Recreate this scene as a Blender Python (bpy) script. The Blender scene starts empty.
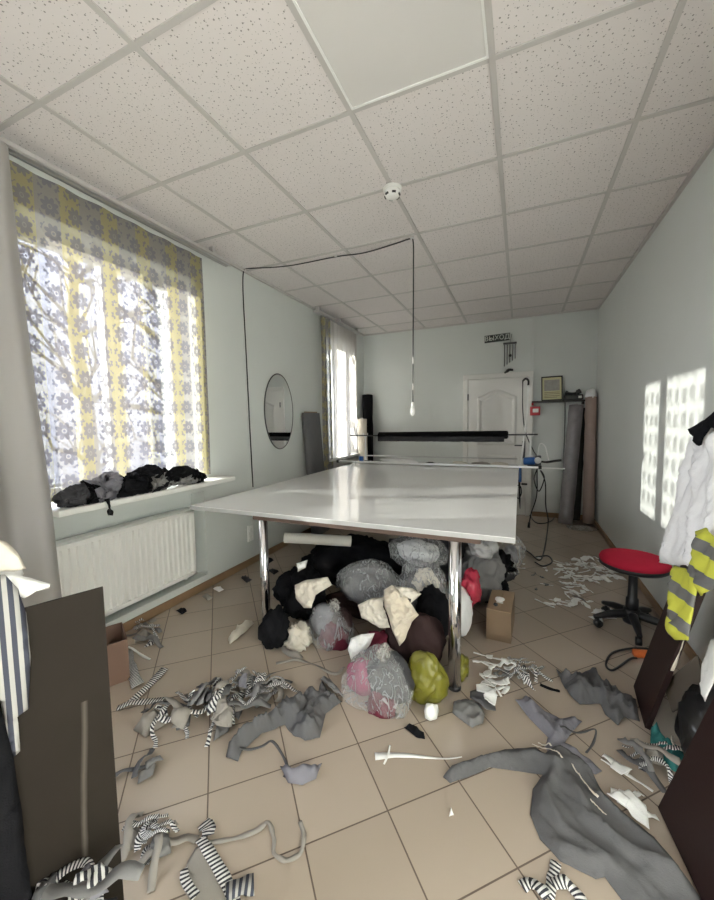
import bpy, bmesh, math, random
from mathutils import Vector, Matrix, noise, geometry

S = bpy.context.scene
C = S.collection
PI = math.pi

# ---------------------------------------------------------------- camera, sky, sun, exposure
CAM = Vector((1.9209, -1.0398, 1.3288))
CR = Vector((0.91694106, 0.39872595, -0.01538521))
CU = Vector((-0.01515371, 0.07332628, 0.99719287))
CW = Vector((-0.39873481, 0.91413395, -0.07327805))
FPX = 374.125
cd = bpy.data.cameras.new('camera'); cam = bpy.data.objects.new('camera', cd); C.objects.link(cam)
cd.sensor_width = 36.0; cd.lens = FPX / 900 * 36; cd.clip_start = 0.02
m3 = Matrix((CR, CU, -CW)).transposed()
cam.matrix_world = Matrix.Translation(CAM) @ m3.to_4x4()
S.camera = cam

S.view_settings.view_transform = 'Standard'
S.view_settings.look = 'None'
S.view_settings.gamma = 1.0
S.view_settings.use_curve_mapping = False
S.view_settings.exposure = 1.9
SKY = 5.0
SUN = 13.0
S.cycles.max_bounces = 10
S.cycles.diffuse_bounces = 7
S.cycles.transparent_max_bounces = 24
S.cycles.caustics_reflective = False
S.cycles.caustics_refractive = False
S.cycles.sample_clamp_indirect = 6.0

world = bpy.data.worlds.new('sky'); S.world = world; world.use_nodes = True
wn = world.node_tree.nodes; wl = world.node_tree.links
bg = wn['Background']; bg.inputs['Strength'].default_value = SKY
tc = wn.new('ShaderNodeTexCoord'); sx = wn.new('ShaderNodeSeparateXYZ'); cr = wn.new('ShaderNodeValToRGB')
wl.new(tc.outputs['Generated'], sx.inputs[0]); wl.new(sx.outputs['Z'], cr.inputs[0])
cr.color_ramp.elements[0].position = 0.0; cr.color_ramp.elements[0].color = (0.98, 0.97, 1.0, 1)
cr.color_ramp.elements[1].position = 0.75; cr.color_ramp.elements[1].color = (0.88, 0.91, 1.0, 1)
wl.new(cr.outputs[0], bg.inputs['Color'])

sd = bpy.data.lights.new('sun', 'SUN'); sd.energy = SUN; sd.angle = math.radians(0.6); sd.color = (1.0, 0.95, 0.86)
so = bpy.data.objects.new('sun', sd); C.objects.link(so)
SDIR = Vector((1, 0.42, -0.23)).normalized()
so.rotation_euler = SDIR.to_track_quat('-Z', 'Y').to_euler()
so.location = (-6, -3, 5)

XL, XR, YB, YF, H = -0.407, 2.809, 4.62, -4.4, 2.726
WIN1 = (-0.02, 1.20, 0.90, 2.45)      # y0,y1,z0,z1
WIN2 = (3.26, 4.12, 0.86, 2.45)
WIN_FILL = (-4.1, -1.5, 0.70, 2.55)       # unseen, added behind the camera and made large to brighten the room
for i, (a, b, c, d) in enumerate((WIN1, WIN2, WIN_FILL)):
    ld = bpy.data.lights.new('window_portal', 'AREA'); ld.shape = 'RECTANGLE'; ld.size = d - c; ld.size_y = b - a
    ld.cycles.is_portal = True
    lo = bpy.data.objects.new('window_portal', ld); C.objects.link(lo)
    lo.location = (-0.80, (a + b) / 2, (c + d) / 2); lo.rotation_euler = (0, -PI / 2, 0)

# ---------------------------------------------------------------- picture to place
def ray(x, y): return CW + CR * ((x - 357) / FPX) + CU * ((450 - y) / FPX)
def at(x, y, ax, v):
    d = ray(x, y); return CAM + d * ((v - CAM[ax]) / d[ax])
def fl(x, y, z=0.0): return at(x, y, 2, z)

# ---------------------------------------------------------------- materials
def nd(nt, t, **k):
    n = nt.nodes.new(t)
    for a, b in k.items(): setattr(n, a, b)
    return n
def new_mat(name):
    m = bpy.data.materials.new(name); m.use_nodes = True
    return m, m.node_tree, m.node_tree.nodes['Principled BSDF']
def mth(nt, op, a, b=None, c=None):
    n = nd(nt, 'ShaderNodeMath', operation=op)
    for i, v in enumerate((a, b, c)):
        if v is None: continue
        if isinstance(v, (int, float)): n.inputs[i].default_value = v
        else: nt.links.new(v, n.inputs[i])
    return n.outputs[0]
def mixc(nt, fac, a, b):
    n = nd(nt, 'ShaderNodeMix', data_type='RGBA')
    for s, v in ((n.inputs[0], fac), (n.inputs[6], a), (n.inputs[7], b)):
        if isinstance(v, (int, float)): s.default_value = v
        elif isinstance(v, tuple): s.default_value = v if len(v) == 4 else v + (1,)
        else: nt.links.new(v, s)
    return n.outputs[2]
def simple(name, col, rough=0.6, metal=0.0, var=0.12, nscale=9.0, bump=0.0, bscale=120.0, spec=0.5, coat=0.0, sheen=0.0):
    m, nt, b = new_mat(name)
    t = nd(nt, 'ShaderNodeTexCoord'); n = nd(nt, 'ShaderNodeTexNoise'); n.inputs['Scale'].default_value = nscale; n.inputs['Detail'].default_value = 4
    nt.links.new(t.outputs['Object'], n.inputs['Vector'])
    lo = tuple(c * (1 - var) for c in col); hi = tuple(min(1, c * (1 + var)) for c in col)
    nt.links.new(mixc(nt, n.outputs[0], lo, hi), b.inputs['Base Color'])
    b.inputs['Roughness'].default_value = rough; b.inputs['Metallic'].default_value = metal
    b.inputs['Specular IOR Level'].default_value = spec
    b.inputs['Coat Weight'].default_value = coat
    b.inputs['Sheen Weight'].default_value = sheen
    if bump:
        n2 = nd(nt, 'ShaderNodeTexNoise'); n2.inputs['Scale'].default_value = bscale; nt.links.new(t.outputs['Object'], n2.inputs['Vector'])
        bp = nd(nt, 'ShaderNodeBump'); bp.inputs['Strength'].default_value = bump; bp.inputs['Distance'].default_value = 0.004
        nt.links.new(n2.outputs[0], bp.inputs['Height']); nt.links.new(bp.outputs[0], b.inputs['Normal'])
    return m
def striped(name, a, b_, freq, axis=0, duty=0.5, rough=0.8):
    m, nt, b = new_mat(name)
    uv = nd(nt, 'ShaderNodeUVMap'); sp = nd(nt, 'ShaderNodeSeparateXYZ'); nt.links.new(uv.outputs[0], sp.inputs[0])
    f = mth(nt, 'FRACT', mth(nt, 'MULTIPLY', sp.outputs[axis], freq))
    nt.links.new(mixc(nt, mth(nt, 'LESS_THAN', f, duty), a, b_), b.inputs['Base Color'])
    b.inputs['Roughness'].default_value = rough; b.inputs['Specular IOR Level'].default_value = 0.2
    return m
def fabric(name, col, var=0.1, **k): return simple(name, col, rough=0.9, var=var, nscale=14, bump=0.25, bscale=260, spec=0.08, sheen=0.0, **k)

M = {}
M['wall'] = simple('wall_paint', (0.63, 0.655, 0.64), 0.7, var=0.03, nscale=3, bump=0.12, bscale=180, spec=0.25)
M['white'] = simple('white_paint', (0.78, 0.78, 0.76), 0.4, var=0.03)
M['plastic_white'] = simple('white_plastic', (0.80, 0.80, 0.79), 0.3, var=0.02)
M['rad'] = simple('radiator_enamel', (0.80, 0.79, 0.77), 0.35, var=0.02)
M['grid'] = simple('grid_metal', (0.50, 0.48, 0.47), 0.5, var=0.03)
M['skirt'] = simple('brown_skirting', (0.27, 0.17, 0.095), 0.45, var=0.2)
M['tabletop'] = simple('white_laminate', (0.80, 0.80, 0.80), 0.13, var=0.01, spec=0.5)
M['edge'] = simple('grey_edge_band', (0.42, 0.42, 0.42), 0.4)
M['brown_rail'] = simple('brown_frame', (0.10, 0.065, 0.05), 0.4)
M['chrome'] = simple('chrome', (0.78, 0.78, 0.80), 0.09, metal=1.0, var=0.02)
M['steel'] = simple('steel', (0.55, 0.55, 0.56), 0.3, metal=1.0, var=0.05)
M['alu'] = simple('pale_aluminium', (0.75, 0.75, 0.76), 0.35, metal=0.6, var=0.03)
M['black'] = simple('black_plastic', (0.012, 0.012, 0.013), 0.4)
M['cable'] = simple('black_cable', (0.02, 0.02, 0.022), 0.5)
M['darkgrey'] = simple('dark_grey_plastic', (0.07, 0.07, 0.075), 0.45)
M['blue'] = simple('blue_casing', (0.025, 0.11, 0.36), 0.35)
M['red'] = simple('red_plastic', (0.45, 0.02, 0.03), 0.35)
M['orange'] = simple('orange_plastic', (0.75, 0.17, 0.04), 0.45)
M['redcloth'] = fabric('red_upholstery', (0.46, 0.022, 0.05))
M['board'] = simple('dark_brown_board', (0.026, 0.013, 0.012), 0.5, var=0.15, nscale=5, bump=0.05, spec=0.25)
M['carton_dark'] = simple('dark_brown_carton', (0.085, 0.068, 0.052), 0.55, var=0.12, nscale=4, bump=0.1, bscale=60)
M['carton'] = simple('cardboard', (0.36, 0.25, 0.16), 0.8, var=0.12, nscale=6, bump=0.1, bscale=90)
M['carton_dim'] = simple('dim_cardboard', (0.24, 0.165, 0.105), 0.8, var=0.15, nscale=6, bump=0.1, bscale=90)  # darker copy of the cardboard; carries the shade on the small carton's sides
M['carton_red'] = simple('reddish_cardboard', (0.19, 0.115, 0.085), 0.8, var=0.12, nscale=6)
M['tube'] = simple('grey_tube_card', (0.52, 0.50, 0.46), 0.7)
M['door'] = simple('door_white', (0.72, 0.71, 0.69), 0.4, var=0.02)
M['mirror'] = simple('mirror_glass', (0.86, 0.88, 0.88), 0.02, metal=1.0, var=0.0)
M['ink'] = simple('black_ink', (0.02, 0.02, 0.02), 0.6)
M['sign_black'] = simple('sign_plate', (0.015, 0.022, 0.018), 0.5)
M['sign_white'] = simple('sign_letters', (0.72, 0.74, 0.70), 0.5)
M['paper_yellow'] = simple('certificate_paper', (0.62, 0.60, 0.36), 0.5, var=0.1)
M['paper_grey'] = simple('certificate_photo', (0.38, 0.36, 0.34), 0.5, var=0.3, nscale=30)
M['shelfwood'] = simple('dark_shelf', (0.035, 0.03, 0.028), 0.5)
M['bark'] = simple('bark', (0.10, 0.085, 0.075), 0.9, var=0.3)
M['ground'] = simple('winter_ground', (0.17, 0.165, 0.14), 0.95, var=0.3)
M['house'] = simple('pale_facade', (0.40, 0.42, 0.52), 0.9, var=0.1)
G = {}
G['grey'] = fabric('grey_jersey', (0.125, 0.123, 0.128))
G['grey_mid'] = fabric('mid_grey_jersey', (0.21, 0.205, 0.205))
G['grey_dark'] = fabric('charcoal_jersey', (0.055, 0.054, 0.06))
G['taupe'] = fabric('taupe_jersey', (0.31, 0.285, 0.26))
G['lilac'] = fabric('lilac_grey_cloth', (0.21, 0.205, 0.235))
G['black'] = fabric('black_cloth', (0.010, 0.010, 0.012), var=0.3)
G['brown'] = fabric('dark_brown_cloth', (0.040, 0.024, 0.024), var=0.3)
G['maroon'] = fabric('maroon_cloth', (0.12, 0.02, 0.035), var=0.4)
G['pink'] = fabric('pink_cloth', (0.27, 0.045, 0.11), var=0.3)
G['beige'] = fabric('beige_cloth', (0.62, 0.55, 0.45))
G['white'] = fabric('white_cloth', (0.86, 0.855, 0.84), var=0.03)
G['coatwhite'] = fabric('white_coat_cloth', (0.78, 0.78, 0.80), var=0.04)
G['offwhite'] = fabric('cream_cloth', (0.66, 0.61, 0.53), var=0.05)
G['teal'] = fabric('teal_cloth', (0.045, 0.20, 0.20), var=0.15)
G['stripe'] = striped('black_white_stripe', (0.74, 0.73, 0.71), (0.045, 0.045, 0.055), 80)
G['stripe_fine'] = striped('fine_black_white_stripe', (0.72, 0.71, 0.70), (0.04, 0.04, 0.05), 120)
G['stripe_wide'] = striped('navy_white_stripe', (0.40, 0.39, 0.375), (0.06, 0.065, 0.09), 58, axis=0, duty=0.52)
G['stripe_grey'] = striped('grey_ribbed', (0.30, 0.30, 0.31), (0.42, 0.42, 0.43), 110)
G['roll_black'] = fabric('black_velvet', (0.006, 0.006, 0.007), var=0.3)
G['roll_grey'] = fabric('grey_bolt_cloth', (0.13, 0.13, 0.135))
G['roll_lilac'] = simple('wrapped_lilac_roll', (0.20, 0.185, 0.20), 0.3, var=0.3, nscale=12, bump=0.5, bscale=30, coat=0.4)
G['roll_pink'] = fabric('dusty_pink_cloth', (0.40, 0.31, 0.275))
G['roll_dark'] = fabric('dark_green_grey_cloth', (0.055, 0.058, 0.055))
G['yellowbag'] = simple('yellow_bag_plastic', (0.175, 0.165, 0.02), 0.35, var=0.2, nscale=7)
G['redbag'] = simple('red_bag_plastic', (0.50, 0.045, 0.08), 0.25, var=0.3, nscale=20)
G['whitebag'] = simple('white_bag_plastic', (0.74, 0.74, 0.75), 0.3, var=0.1)

def plastic(name, col=(0.85, 0.86, 0.88), dens=0.42):
    m, nt, b = new_mat(name)
    b.inputs['Base Color'].default_value = col + (1,); b.inputs['Roughness'].default_value = 0.14
    b.inputs['Specular IOR Level'].default_value = 0.8
    tr = nd(nt, 'ShaderNodeBsdfTransparent'); mx = nd(nt, 'ShaderNodeMixShader')
    t = nd(nt, 'ShaderNodeTexCoord'); n = nd(nt, 'ShaderNodeTexNoise'); n.inputs['Scale'].default_value = 9; n.inputs['Detail'].default_value = 2.5; n.inputs['Distortion'].default_value = 0.8
    nt.links.new(t.outputs['Object'], n.inputs['Vector'])
    mp = nd(nt, 'ShaderNodeMapping'); mp.inputs['Scale'].default_value = (2.2, 2.2, 0.6); mp.inputs['Rotation'].default_value = (0.4, 0.5, 0.3)
    nt.links.new(t.outputs['Object'], mp.inputs[0]); nt.links.new(mp.outputs[0], n.inputs['Vector'])
    glint = mth(nt, 'SUBTRACT', 1, mth(nt, 'MINIMUM', 1, mth(nt, 'MULTIPLY', mth(nt, 'ABSOLUTE', mth(nt, 'SUBTRACT', n.outputs[0], 0.5)), 22)))  # thin noise lines: highlights put into the film as denser, paler streaks
    nt.links.new(mth(nt, 'ADD', dens * 0.42, mth(nt, 'MULTIPLY', glint, dens * 0.6)), mx.inputs[0])
    bp = nd(nt, 'ShaderNodeBump'); bp.inputs['Strength'].default_value = 0.8; bp.inputs['Distance'].default_value = 0.012
    nt.links.new(glint, bp.inputs['Height']); nt.links.new(bp.outputs[0], b.inputs['Normal'])
    nt.links.new(tr.outputs[0], mx.inputs[1]); nt.links.new(b.outputs[0], mx.inputs[2])
    nt.links.new(mx.outputs[0], nt.nodes['Material Output'].inputs[0])
    return m
M['clear'] = plastic('clear_bag_film')
M['clear_thick'] = plastic('milky_bag_film', (0.62, 0.60, 0.57), 0.6)

def glass_mat():
    m, nt, b = new_mat('window_glass')
    tr = nd(nt, 'ShaderNodeBsdfTransparent'); g = nd(nt, 'ShaderNodeBsdfGlossy'); g.inputs['Roughness'].default_value = 0.02
    mx = nd(nt, 'ShaderNodeMixShader'); mx.inputs[0].default_value = 0.06
    tr.inputs[0].default_value = (0.95, 0.97, 0.97, 1)
    nt.links.new(tr.outputs[0], mx.inputs[1]); nt.links.new(g.outputs[0], mx.inputs[2]); nt.links.new(mx.outputs[0], nt.nodes['Material Output'].inputs[0])
    return m
M['glass'] = glass_mat()

def sheer(name, flowers):
    m, nt, b = new_mat(name)
    uv = nd(nt, 'ShaderNodeUVMap')
    tr = nd(nt, 'ShaderNodeBsdfTransparent'); tl = nd(nt, 'ShaderNodeBsdfTranslucent'); df = nd(nt, 'ShaderNodeBsdfDiffuse')
    cloth = nd(nt, 'ShaderNodeMixShader'); cloth.inputs[0].default_value = 0.5
    nt.links.new(tl.outputs[0], cloth.inputs[1]); nt.links.new(df.outputs[0], cloth.inputs[2])
    mx = nd(nt, 'ShaderNodeMixShader')
    nt.links.new(tr.outputs[0], mx.inputs[1]); nt.links.new(cloth.outputs[0], mx.inputs[2])
    if flowers:
        def vor(scale, off, rnd):
            mp = nd(nt, 'ShaderNodeMapping'); mp.inputs['Scale'].default_value = (scale, scale * 0.9, 1); mp.inputs['Location'].default_value = off
            nt.links.new(uv.outputs[0], mp.inputs[0])
            v = nd(nt, 'ShaderNodeTexVoronoi', voronoi_dimensions='2D'); v.inputs['Scale'].default_value = 1; v.inputs['Randomness'].default_value = rnd
            nt.links.new(mp.outputs[0], v.inputs['Vector']); return v
        def petals(scale, off, rnd, num, r0, r1):
            v = vor(scale, off, rnd); mpn = v.inputs['Vector'].links[0].from_node
            df_ = nd(nt, 'ShaderNodeVectorMath', operation='SUBTRACT'); nt.links.new(mpn.outputs[0], df_.inputs[0]); nt.links.new(v.outputs['Position'], df_.inputs[1])
            q = nd(nt, 'ShaderNodeSeparateXYZ'); nt.links.new(df_.outputs[0], q.inputs[0])
            ang = mth(nt, 'ARCTAN2', q.outputs[1], q.outputs[0])
            rim = mth(nt, 'ADD', r0, mth(nt, 'MULTIPLY', mth(nt, 'ABSOLUTE', mth(nt, 'SINE', mth(nt, 'MULTIPLY', ang, num / 2))), r1))
            return v.outputs['Distance'], mth(nt, 'MULTIPLY', mth(nt, 'LESS_THAN', v.outputs['Distance'], rim), mth(nt, 'GREATER_THAN', v.outputs['Distance'], r0 * 0.42))
        big, fb = petals(7.6, (0, 0, 0), 0.15, 8, 0.22, 0.13)
        small, fs_ = petals(15.2, (0.5, 0.5, 0), 0.15, 6, 0.20, 0.14)
        cent = mth(nt, 'LESS_THAN', big, 0.05)
        pat = mth(nt, 'MAXIMUM', mth(nt, 'MAXIMUM', fb, cent), mth(nt, 'MULTIPLY', fs_, mth(nt, 'GREATER_THAN', big, 0.42)))
        sp = nd(nt, 'ShaderNodeSeparateXYZ'); nt.links.new(uv.outputs[0], sp.inputs[0])
        # alternating printed columns: yellow and grey flowers
        col = mth(nt, 'LESS_THAN', mth(nt, 'FRACT', mth(nt, 'MULTIPLY', sp.outputs[0], 4.1)), 0.5)
        flower = mixc(nt, col, (0.038, 0.036, 0.040), (0.041, 0.038, 0.038))
        ground = mixc(nt, mth(nt, 'MULTIPLY', col, mth(nt, 'GREATER_THAN', big, 0.16)), (0.056, 0.053, 0.049), (0.068, 0.061, 0.035))
        c = mixc(nt, pat, ground, flower)
        nt.links.new(c, tl.inputs[0])
        br = nd(nt, 'ShaderNodeVectorMath', operation='SCALE'); br.inputs['Scale'].default_value = 8.5; nt.links.new(c, br.inputs[0]); nt.links.new(br.outputs[0], df.inputs[0])
        fac = mth(nt, 'ADD', mth(nt, 'MULTIPLY', pat, 0.09), 0.875)
        nt.links.new(fac, mx.inputs[0])
    else:
        tl.inputs[0].default_value = (0.36, 0.345, 0.325, 1); df.inputs[0].default_value = (0.66, 0.63, 0.61, 1)
        mx.inputs[0].default_value = 0.985
    nt.links.new(mx.outputs[0], nt.nodes['Material Output'].inputs[0])
    return m
M['floral'] = sheer('floral_sheer', True)
M['sheer'] = sheer('white_sheer', False)

def floor_mat():
    m, nt, b = new_mat('diagonal_floor_tiles')
    a = 0.76723; s = 0.28969
    t = nd(nt, 'ShaderNodeTexCoord'); sp = nd(nt, 'ShaderNodeSeparateXYZ'); nt.links.new(t.outputs['Object'], sp.inputs[0])
    x = mth(nt, 'SUBTRACT', sp.outputs[0], 0.9068 - 40 * s * math.cos(a)); y = mth(nt, 'SUBTRACT', sp.outputs[1], -0.1096 - 40 * s * math.sin(a))
    u = mth(nt, 'DIVIDE', mth(nt, 'ADD', mth(nt, 'MULTIPLY', x, math.cos(a)), mth(nt, 'MULTIPLY', y, math.sin(a))), s)
    v = mth(nt, 'ADD', mth(nt, 'DIVIDE', mth(nt, 'SUBTRACT', mth(nt, 'MULTIPLY', x, math.sin(a)), mth(nt, 'MULTIPLY', y, math.cos(a))), s), 40)
    def edge(q):
        f = mth(nt, 'FRACT', q); return mth(nt, 'MINIMUM', f, mth(nt, 'SUBTRACT', 1, f))
    e = mth(nt, 'MINIMUM', edge(u), edge(v))
    grout = mth(nt, 'LESS_THAN', e, 0.0085)
    cb = nd(nt, 'ShaderNodeCombineXYZ'); nt.links.new(mth(nt, 'FLOOR', u), cb.inputs[0]); nt.links.new(mth(nt, 'FLOOR', v), cb.inputs[1])
    w = nd(nt, 'ShaderNodeTexWhiteNoise', noise_dimensions='2D'); nt.links.new(cb.outputs[0], w.inputs[0])
    n = nd(nt, 'ShaderNodeTexNoise'); n.inputs['Scale'].default_value = 2.5; n.inputs['Detail'].default_value = 2; nt.links.new(t.outputs['Object'], n.inputs[0])
    k = mth(nt, 'ADD', mth(nt, 'MULTIPLY', w.outputs[0], 0.6), mth(nt, 'MULTIPLY', n.outputs[0], 0.4))
    tile = mixc(nt, k, (0.395, 0.325, 0.265), (0.45, 0.375, 0.31))
    nt.links.new(mixc(nt, grout, tile, (0.12, 0.085, 0.065)), b.inputs['Base Color'])
    nt.links.new(mth(nt, 'ADD', mth(nt, 'MULTIPLY', grout, 0.4), mth(nt, 'ADD', 0.16, mth(nt, 'MULTIPLY', n.outputs[0], 0.08))), b.inputs['Roughness'])
    bp = nd(nt, 'ShaderNodeBump'); bp.inputs['Strength'].default_value = 0.4; bp.inputs['Distance'].default_value = 0.002
    nt.links.new(mth(nt, 'SUBTRACT', 1, grout), bp.inputs['Height']); nt.links.new(bp.outputs[0], b.inputs['Normal'])
    return m
M['floor'] = floor_mat()

def ceiling_mat():
    m, nt, b = new_mat('perforated_ceiling_tile')
    t = nd(nt, 'ShaderNodeTexCoord')
    def holes(scale, r, keep):
        v = nd(nt, 'ShaderNodeTexVoronoi', voronoi_dimensions='2D'); v.inputs['Scale'].default_value = scale; v.inputs['Randomness'].default_value = 1
        n = nd(nt, 'ShaderNodeTexNoise'); n.inputs['Scale'].default_value = 90
        nt.links.new(t.outputs['Object'], n.inputs['Vector'])
        nt.links.new(t.outputs['Object'], v.inputs['Vector'])
        sp = nd(nt, 'ShaderNodeSeparateXYZ'); nt.links.new(v.outputs['Color'], sp.inputs[0])
        d = mth(nt, 'ADD', v.outputs['Distance'], mth(nt, 'MULTIPLY', mth(nt, 'SUBTRACT', n.outputs[0], 0.5), 0.12))
        return mth(nt, 'MULTIPLY', mth(nt, 'LESS_THAN', d, r), mth(nt, 'LESS_THAN', sp.outputs[0], keep))
    h = mth(nt, 'MAXIMUM', holes(34, 0.10, 0.65), holes(66, 0.09, 0.45))
    n = nd(nt, 'ShaderNodeTexNoise'); n.inputs['Scale'].default_value = 2; nt.links.new(t.outputs['Object'], n.inputs[0])
    base = mixc(nt, n.outputs[0], (0.68, 0.638, 0.634), (0.72, 0.678, 0.674))
    nt.links.new(mixc(nt, h, base, (0.27, 0.255, 0.25)), b.inputs['Base Color']); b.inputs['Roughness'].default_value = 0.9
    return m
M['ceiling'] = ceiling_mat()
M['panel'] = simple('smooth_panel', (0.64, 0.62, 0.61), 0.6, var=0.01)

def hivis():
    m, nt, b = new_mat('hivis_yellow_grey_bands')
    uv = nd(nt, 'ShaderNodeUVMap'); sp = nd(nt, 'ShaderNodeSeparateXYZ'); nt.links.new(uv.outputs[0], sp.inputs[0])
    f = mth(nt, 'FRACT', mth(nt, 'ADD', mth(nt, 'MULTIPLY', sp.outputs[1], 11.2), 0.815))
    nt.links.new(mixc(nt, mth(nt, 'LESS_THAN', f, 0.42), (0.52, 0.53, 0.06), (0.14, 0.14, 0.14)), b.inputs['Base Color'])
    b.inputs['Roughness'].default_value = 0.7
    return m
M['hivis'] = hivis()

# ---------------------------------------------------------------- mesh helpers
def link(name, bm, mat, parent=None, smooth=False, world=None):
    me = bpy.data.meshes.new(name)
    bmesh.ops.recalc_face_normals(bm, faces=bm.faces[:]) if smooth != 'cloth' else None
    bm.to_mesh(me); bm.free()
    if smooth:
        for p in me.polygons: p.use_smooth = True
    me.materials.append(mat)
    o = bpy.data.objects.new(name, me); C.objects.link(o)
    if world is not None: o.matrix_world = world
    if parent is not None: o.parent = parent
    return o
def tag(o, label, cat, group=None):
    o['label'] = label; o['category'] = cat
    if group: o['group'] = group
    return o
def thing(name, label, cat, loc=(0, 0, 0), group=None, rz=0):
    o = bpy.data.objects.new(name, None); C.objects.link(o); o.location = loc; o.rotation_euler = (0, 0, rz)
    o.empty_display_size = 0.05
    return tag(o, label, cat, group)
def struct(name, bm, mat, smooth=False):
    o = link(name, bm, mat, None, smooth); o['kind'] = 'structure'; return o
def dup(o, parent=None):
    c = o.copy(); C.objects.link(c)
    if parent is not None: c.parent = parent
    for ch in list(o.children): dup(ch, c)
    return c
def B(): return bmesh.new()
def box(bm, x0, x1, y0, y1, z0, z1, bev=0.0):
    r = bmesh.ops.create_cube(bm, size=1.0)
    bmesh.ops.scale(bm, vec=(x1 - x0, y1 - y0, z1 - z0), verts=r['verts'])
    bmesh.ops.translate(bm, vec=((x0 + x1) / 2, (y0 + y1) / 2, (z0 + z1) / 2), verts=r['verts'])
    if bev:
        es = list({e for v in r['verts'] for e in v.link_edges})
        bmesh.ops.bevel(bm, geom=es, offset=bev, segments=2, affect='EDGES', profile=0.5)
    return bm
def tube(bm, pts, r, seg=10, cap=True):
    pts = [Vector(p) for p in pts]; n = len(pts); rings = []; up = None
    rr = r if isinstance(r, (list, tuple)) else [r] * n
    for i, p in enumerate(pts):
        d = (pts[min(i + 1, n - 1)] - pts[max(i - 1, 0)])
        d = d.normalized() if d.length > 1e-9 else Vector((0, 0, 1))
        if up is None:
            up = Vector((0, 0, 1)) if abs(d.z) < 0.9 else Vector((1, 0, 0))
        a = d.cross(up).normalized() if d.cross(up).length > 1e-6 else d.orthogonal().normalized()
        b = a.cross(d).normalized(); up = b
        rings.append([bm.verts.new(p + (a * math.cos(2 * PI * k / seg) + b * math.sin(2 * PI * k / seg)) * rr[i]) for k in range(seg)])
    for i in range(n - 1):
        for k in range(seg):
            bm.faces.new((rings[i][k], rings[i][(k + 1) % seg], rings[i + 1][(k + 1) % seg], rings[i + 1][k]))
    if cap: bm.faces.new(rings[0][::-1]); bm.faces.new(rings[-1])
    return bm
def lathe(bm, prof, seg=28, c=(0, 0, 0)):
    rings = []
    for r, z in prof:
        rings.append([bm.verts.new((c[0] + max(r, 1e-4) * math.cos(2 * PI * k / seg), c[1] + max(r, 1e-4) * math.sin(2 * PI * k / seg), c[2] + z)) for k in range(seg)])
    for i in range(len(rings) - 1):
        for k in range(seg):
            bm.faces.new((rings[i][k], rings[i][(k + 1) % seg], rings[i + 1][(k + 1) % seg], rings[i + 1][k]))
    bm.faces.new(rings[0][::-1]); bm.faces.new(rings[-1])
    return bm
def smooth_path(pts, n=8):
    pts = [Vector(p) for p in pts]; out = []
    P = [pts[0] * 2 - pts[1]] + pts + [pts[-1] * 2 - pts[-2]]
    for i in range(1, len(P) - 2):
        a, b, c, d = P[i - 1], P[i], P[i + 1], P[i + 2]
        for k in range(n):
            t = k / n
            out.append(0.5 * ((2 * b) + (c - a) * t + (2 * a - 5 * b + 4 * c - d) * t * t + (3 * b - a - 3 * c + d) * t ** 3))
    out.append(pts[-1]); return out
def wire(name, pts, r, mat=None, parent=None, n=8): 
    return link(name, tube(B(), smooth_path(pts, n), r, 8), mat or M['cable'], parent, True)
def seg_d(p, a, b):
    ab = b - a; t = 0 if ab.length_squared < 1e-12 else max(0, min(1, (p - a).dot(ab) / ab.length_squared)); return (p - a - ab * t).length
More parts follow.
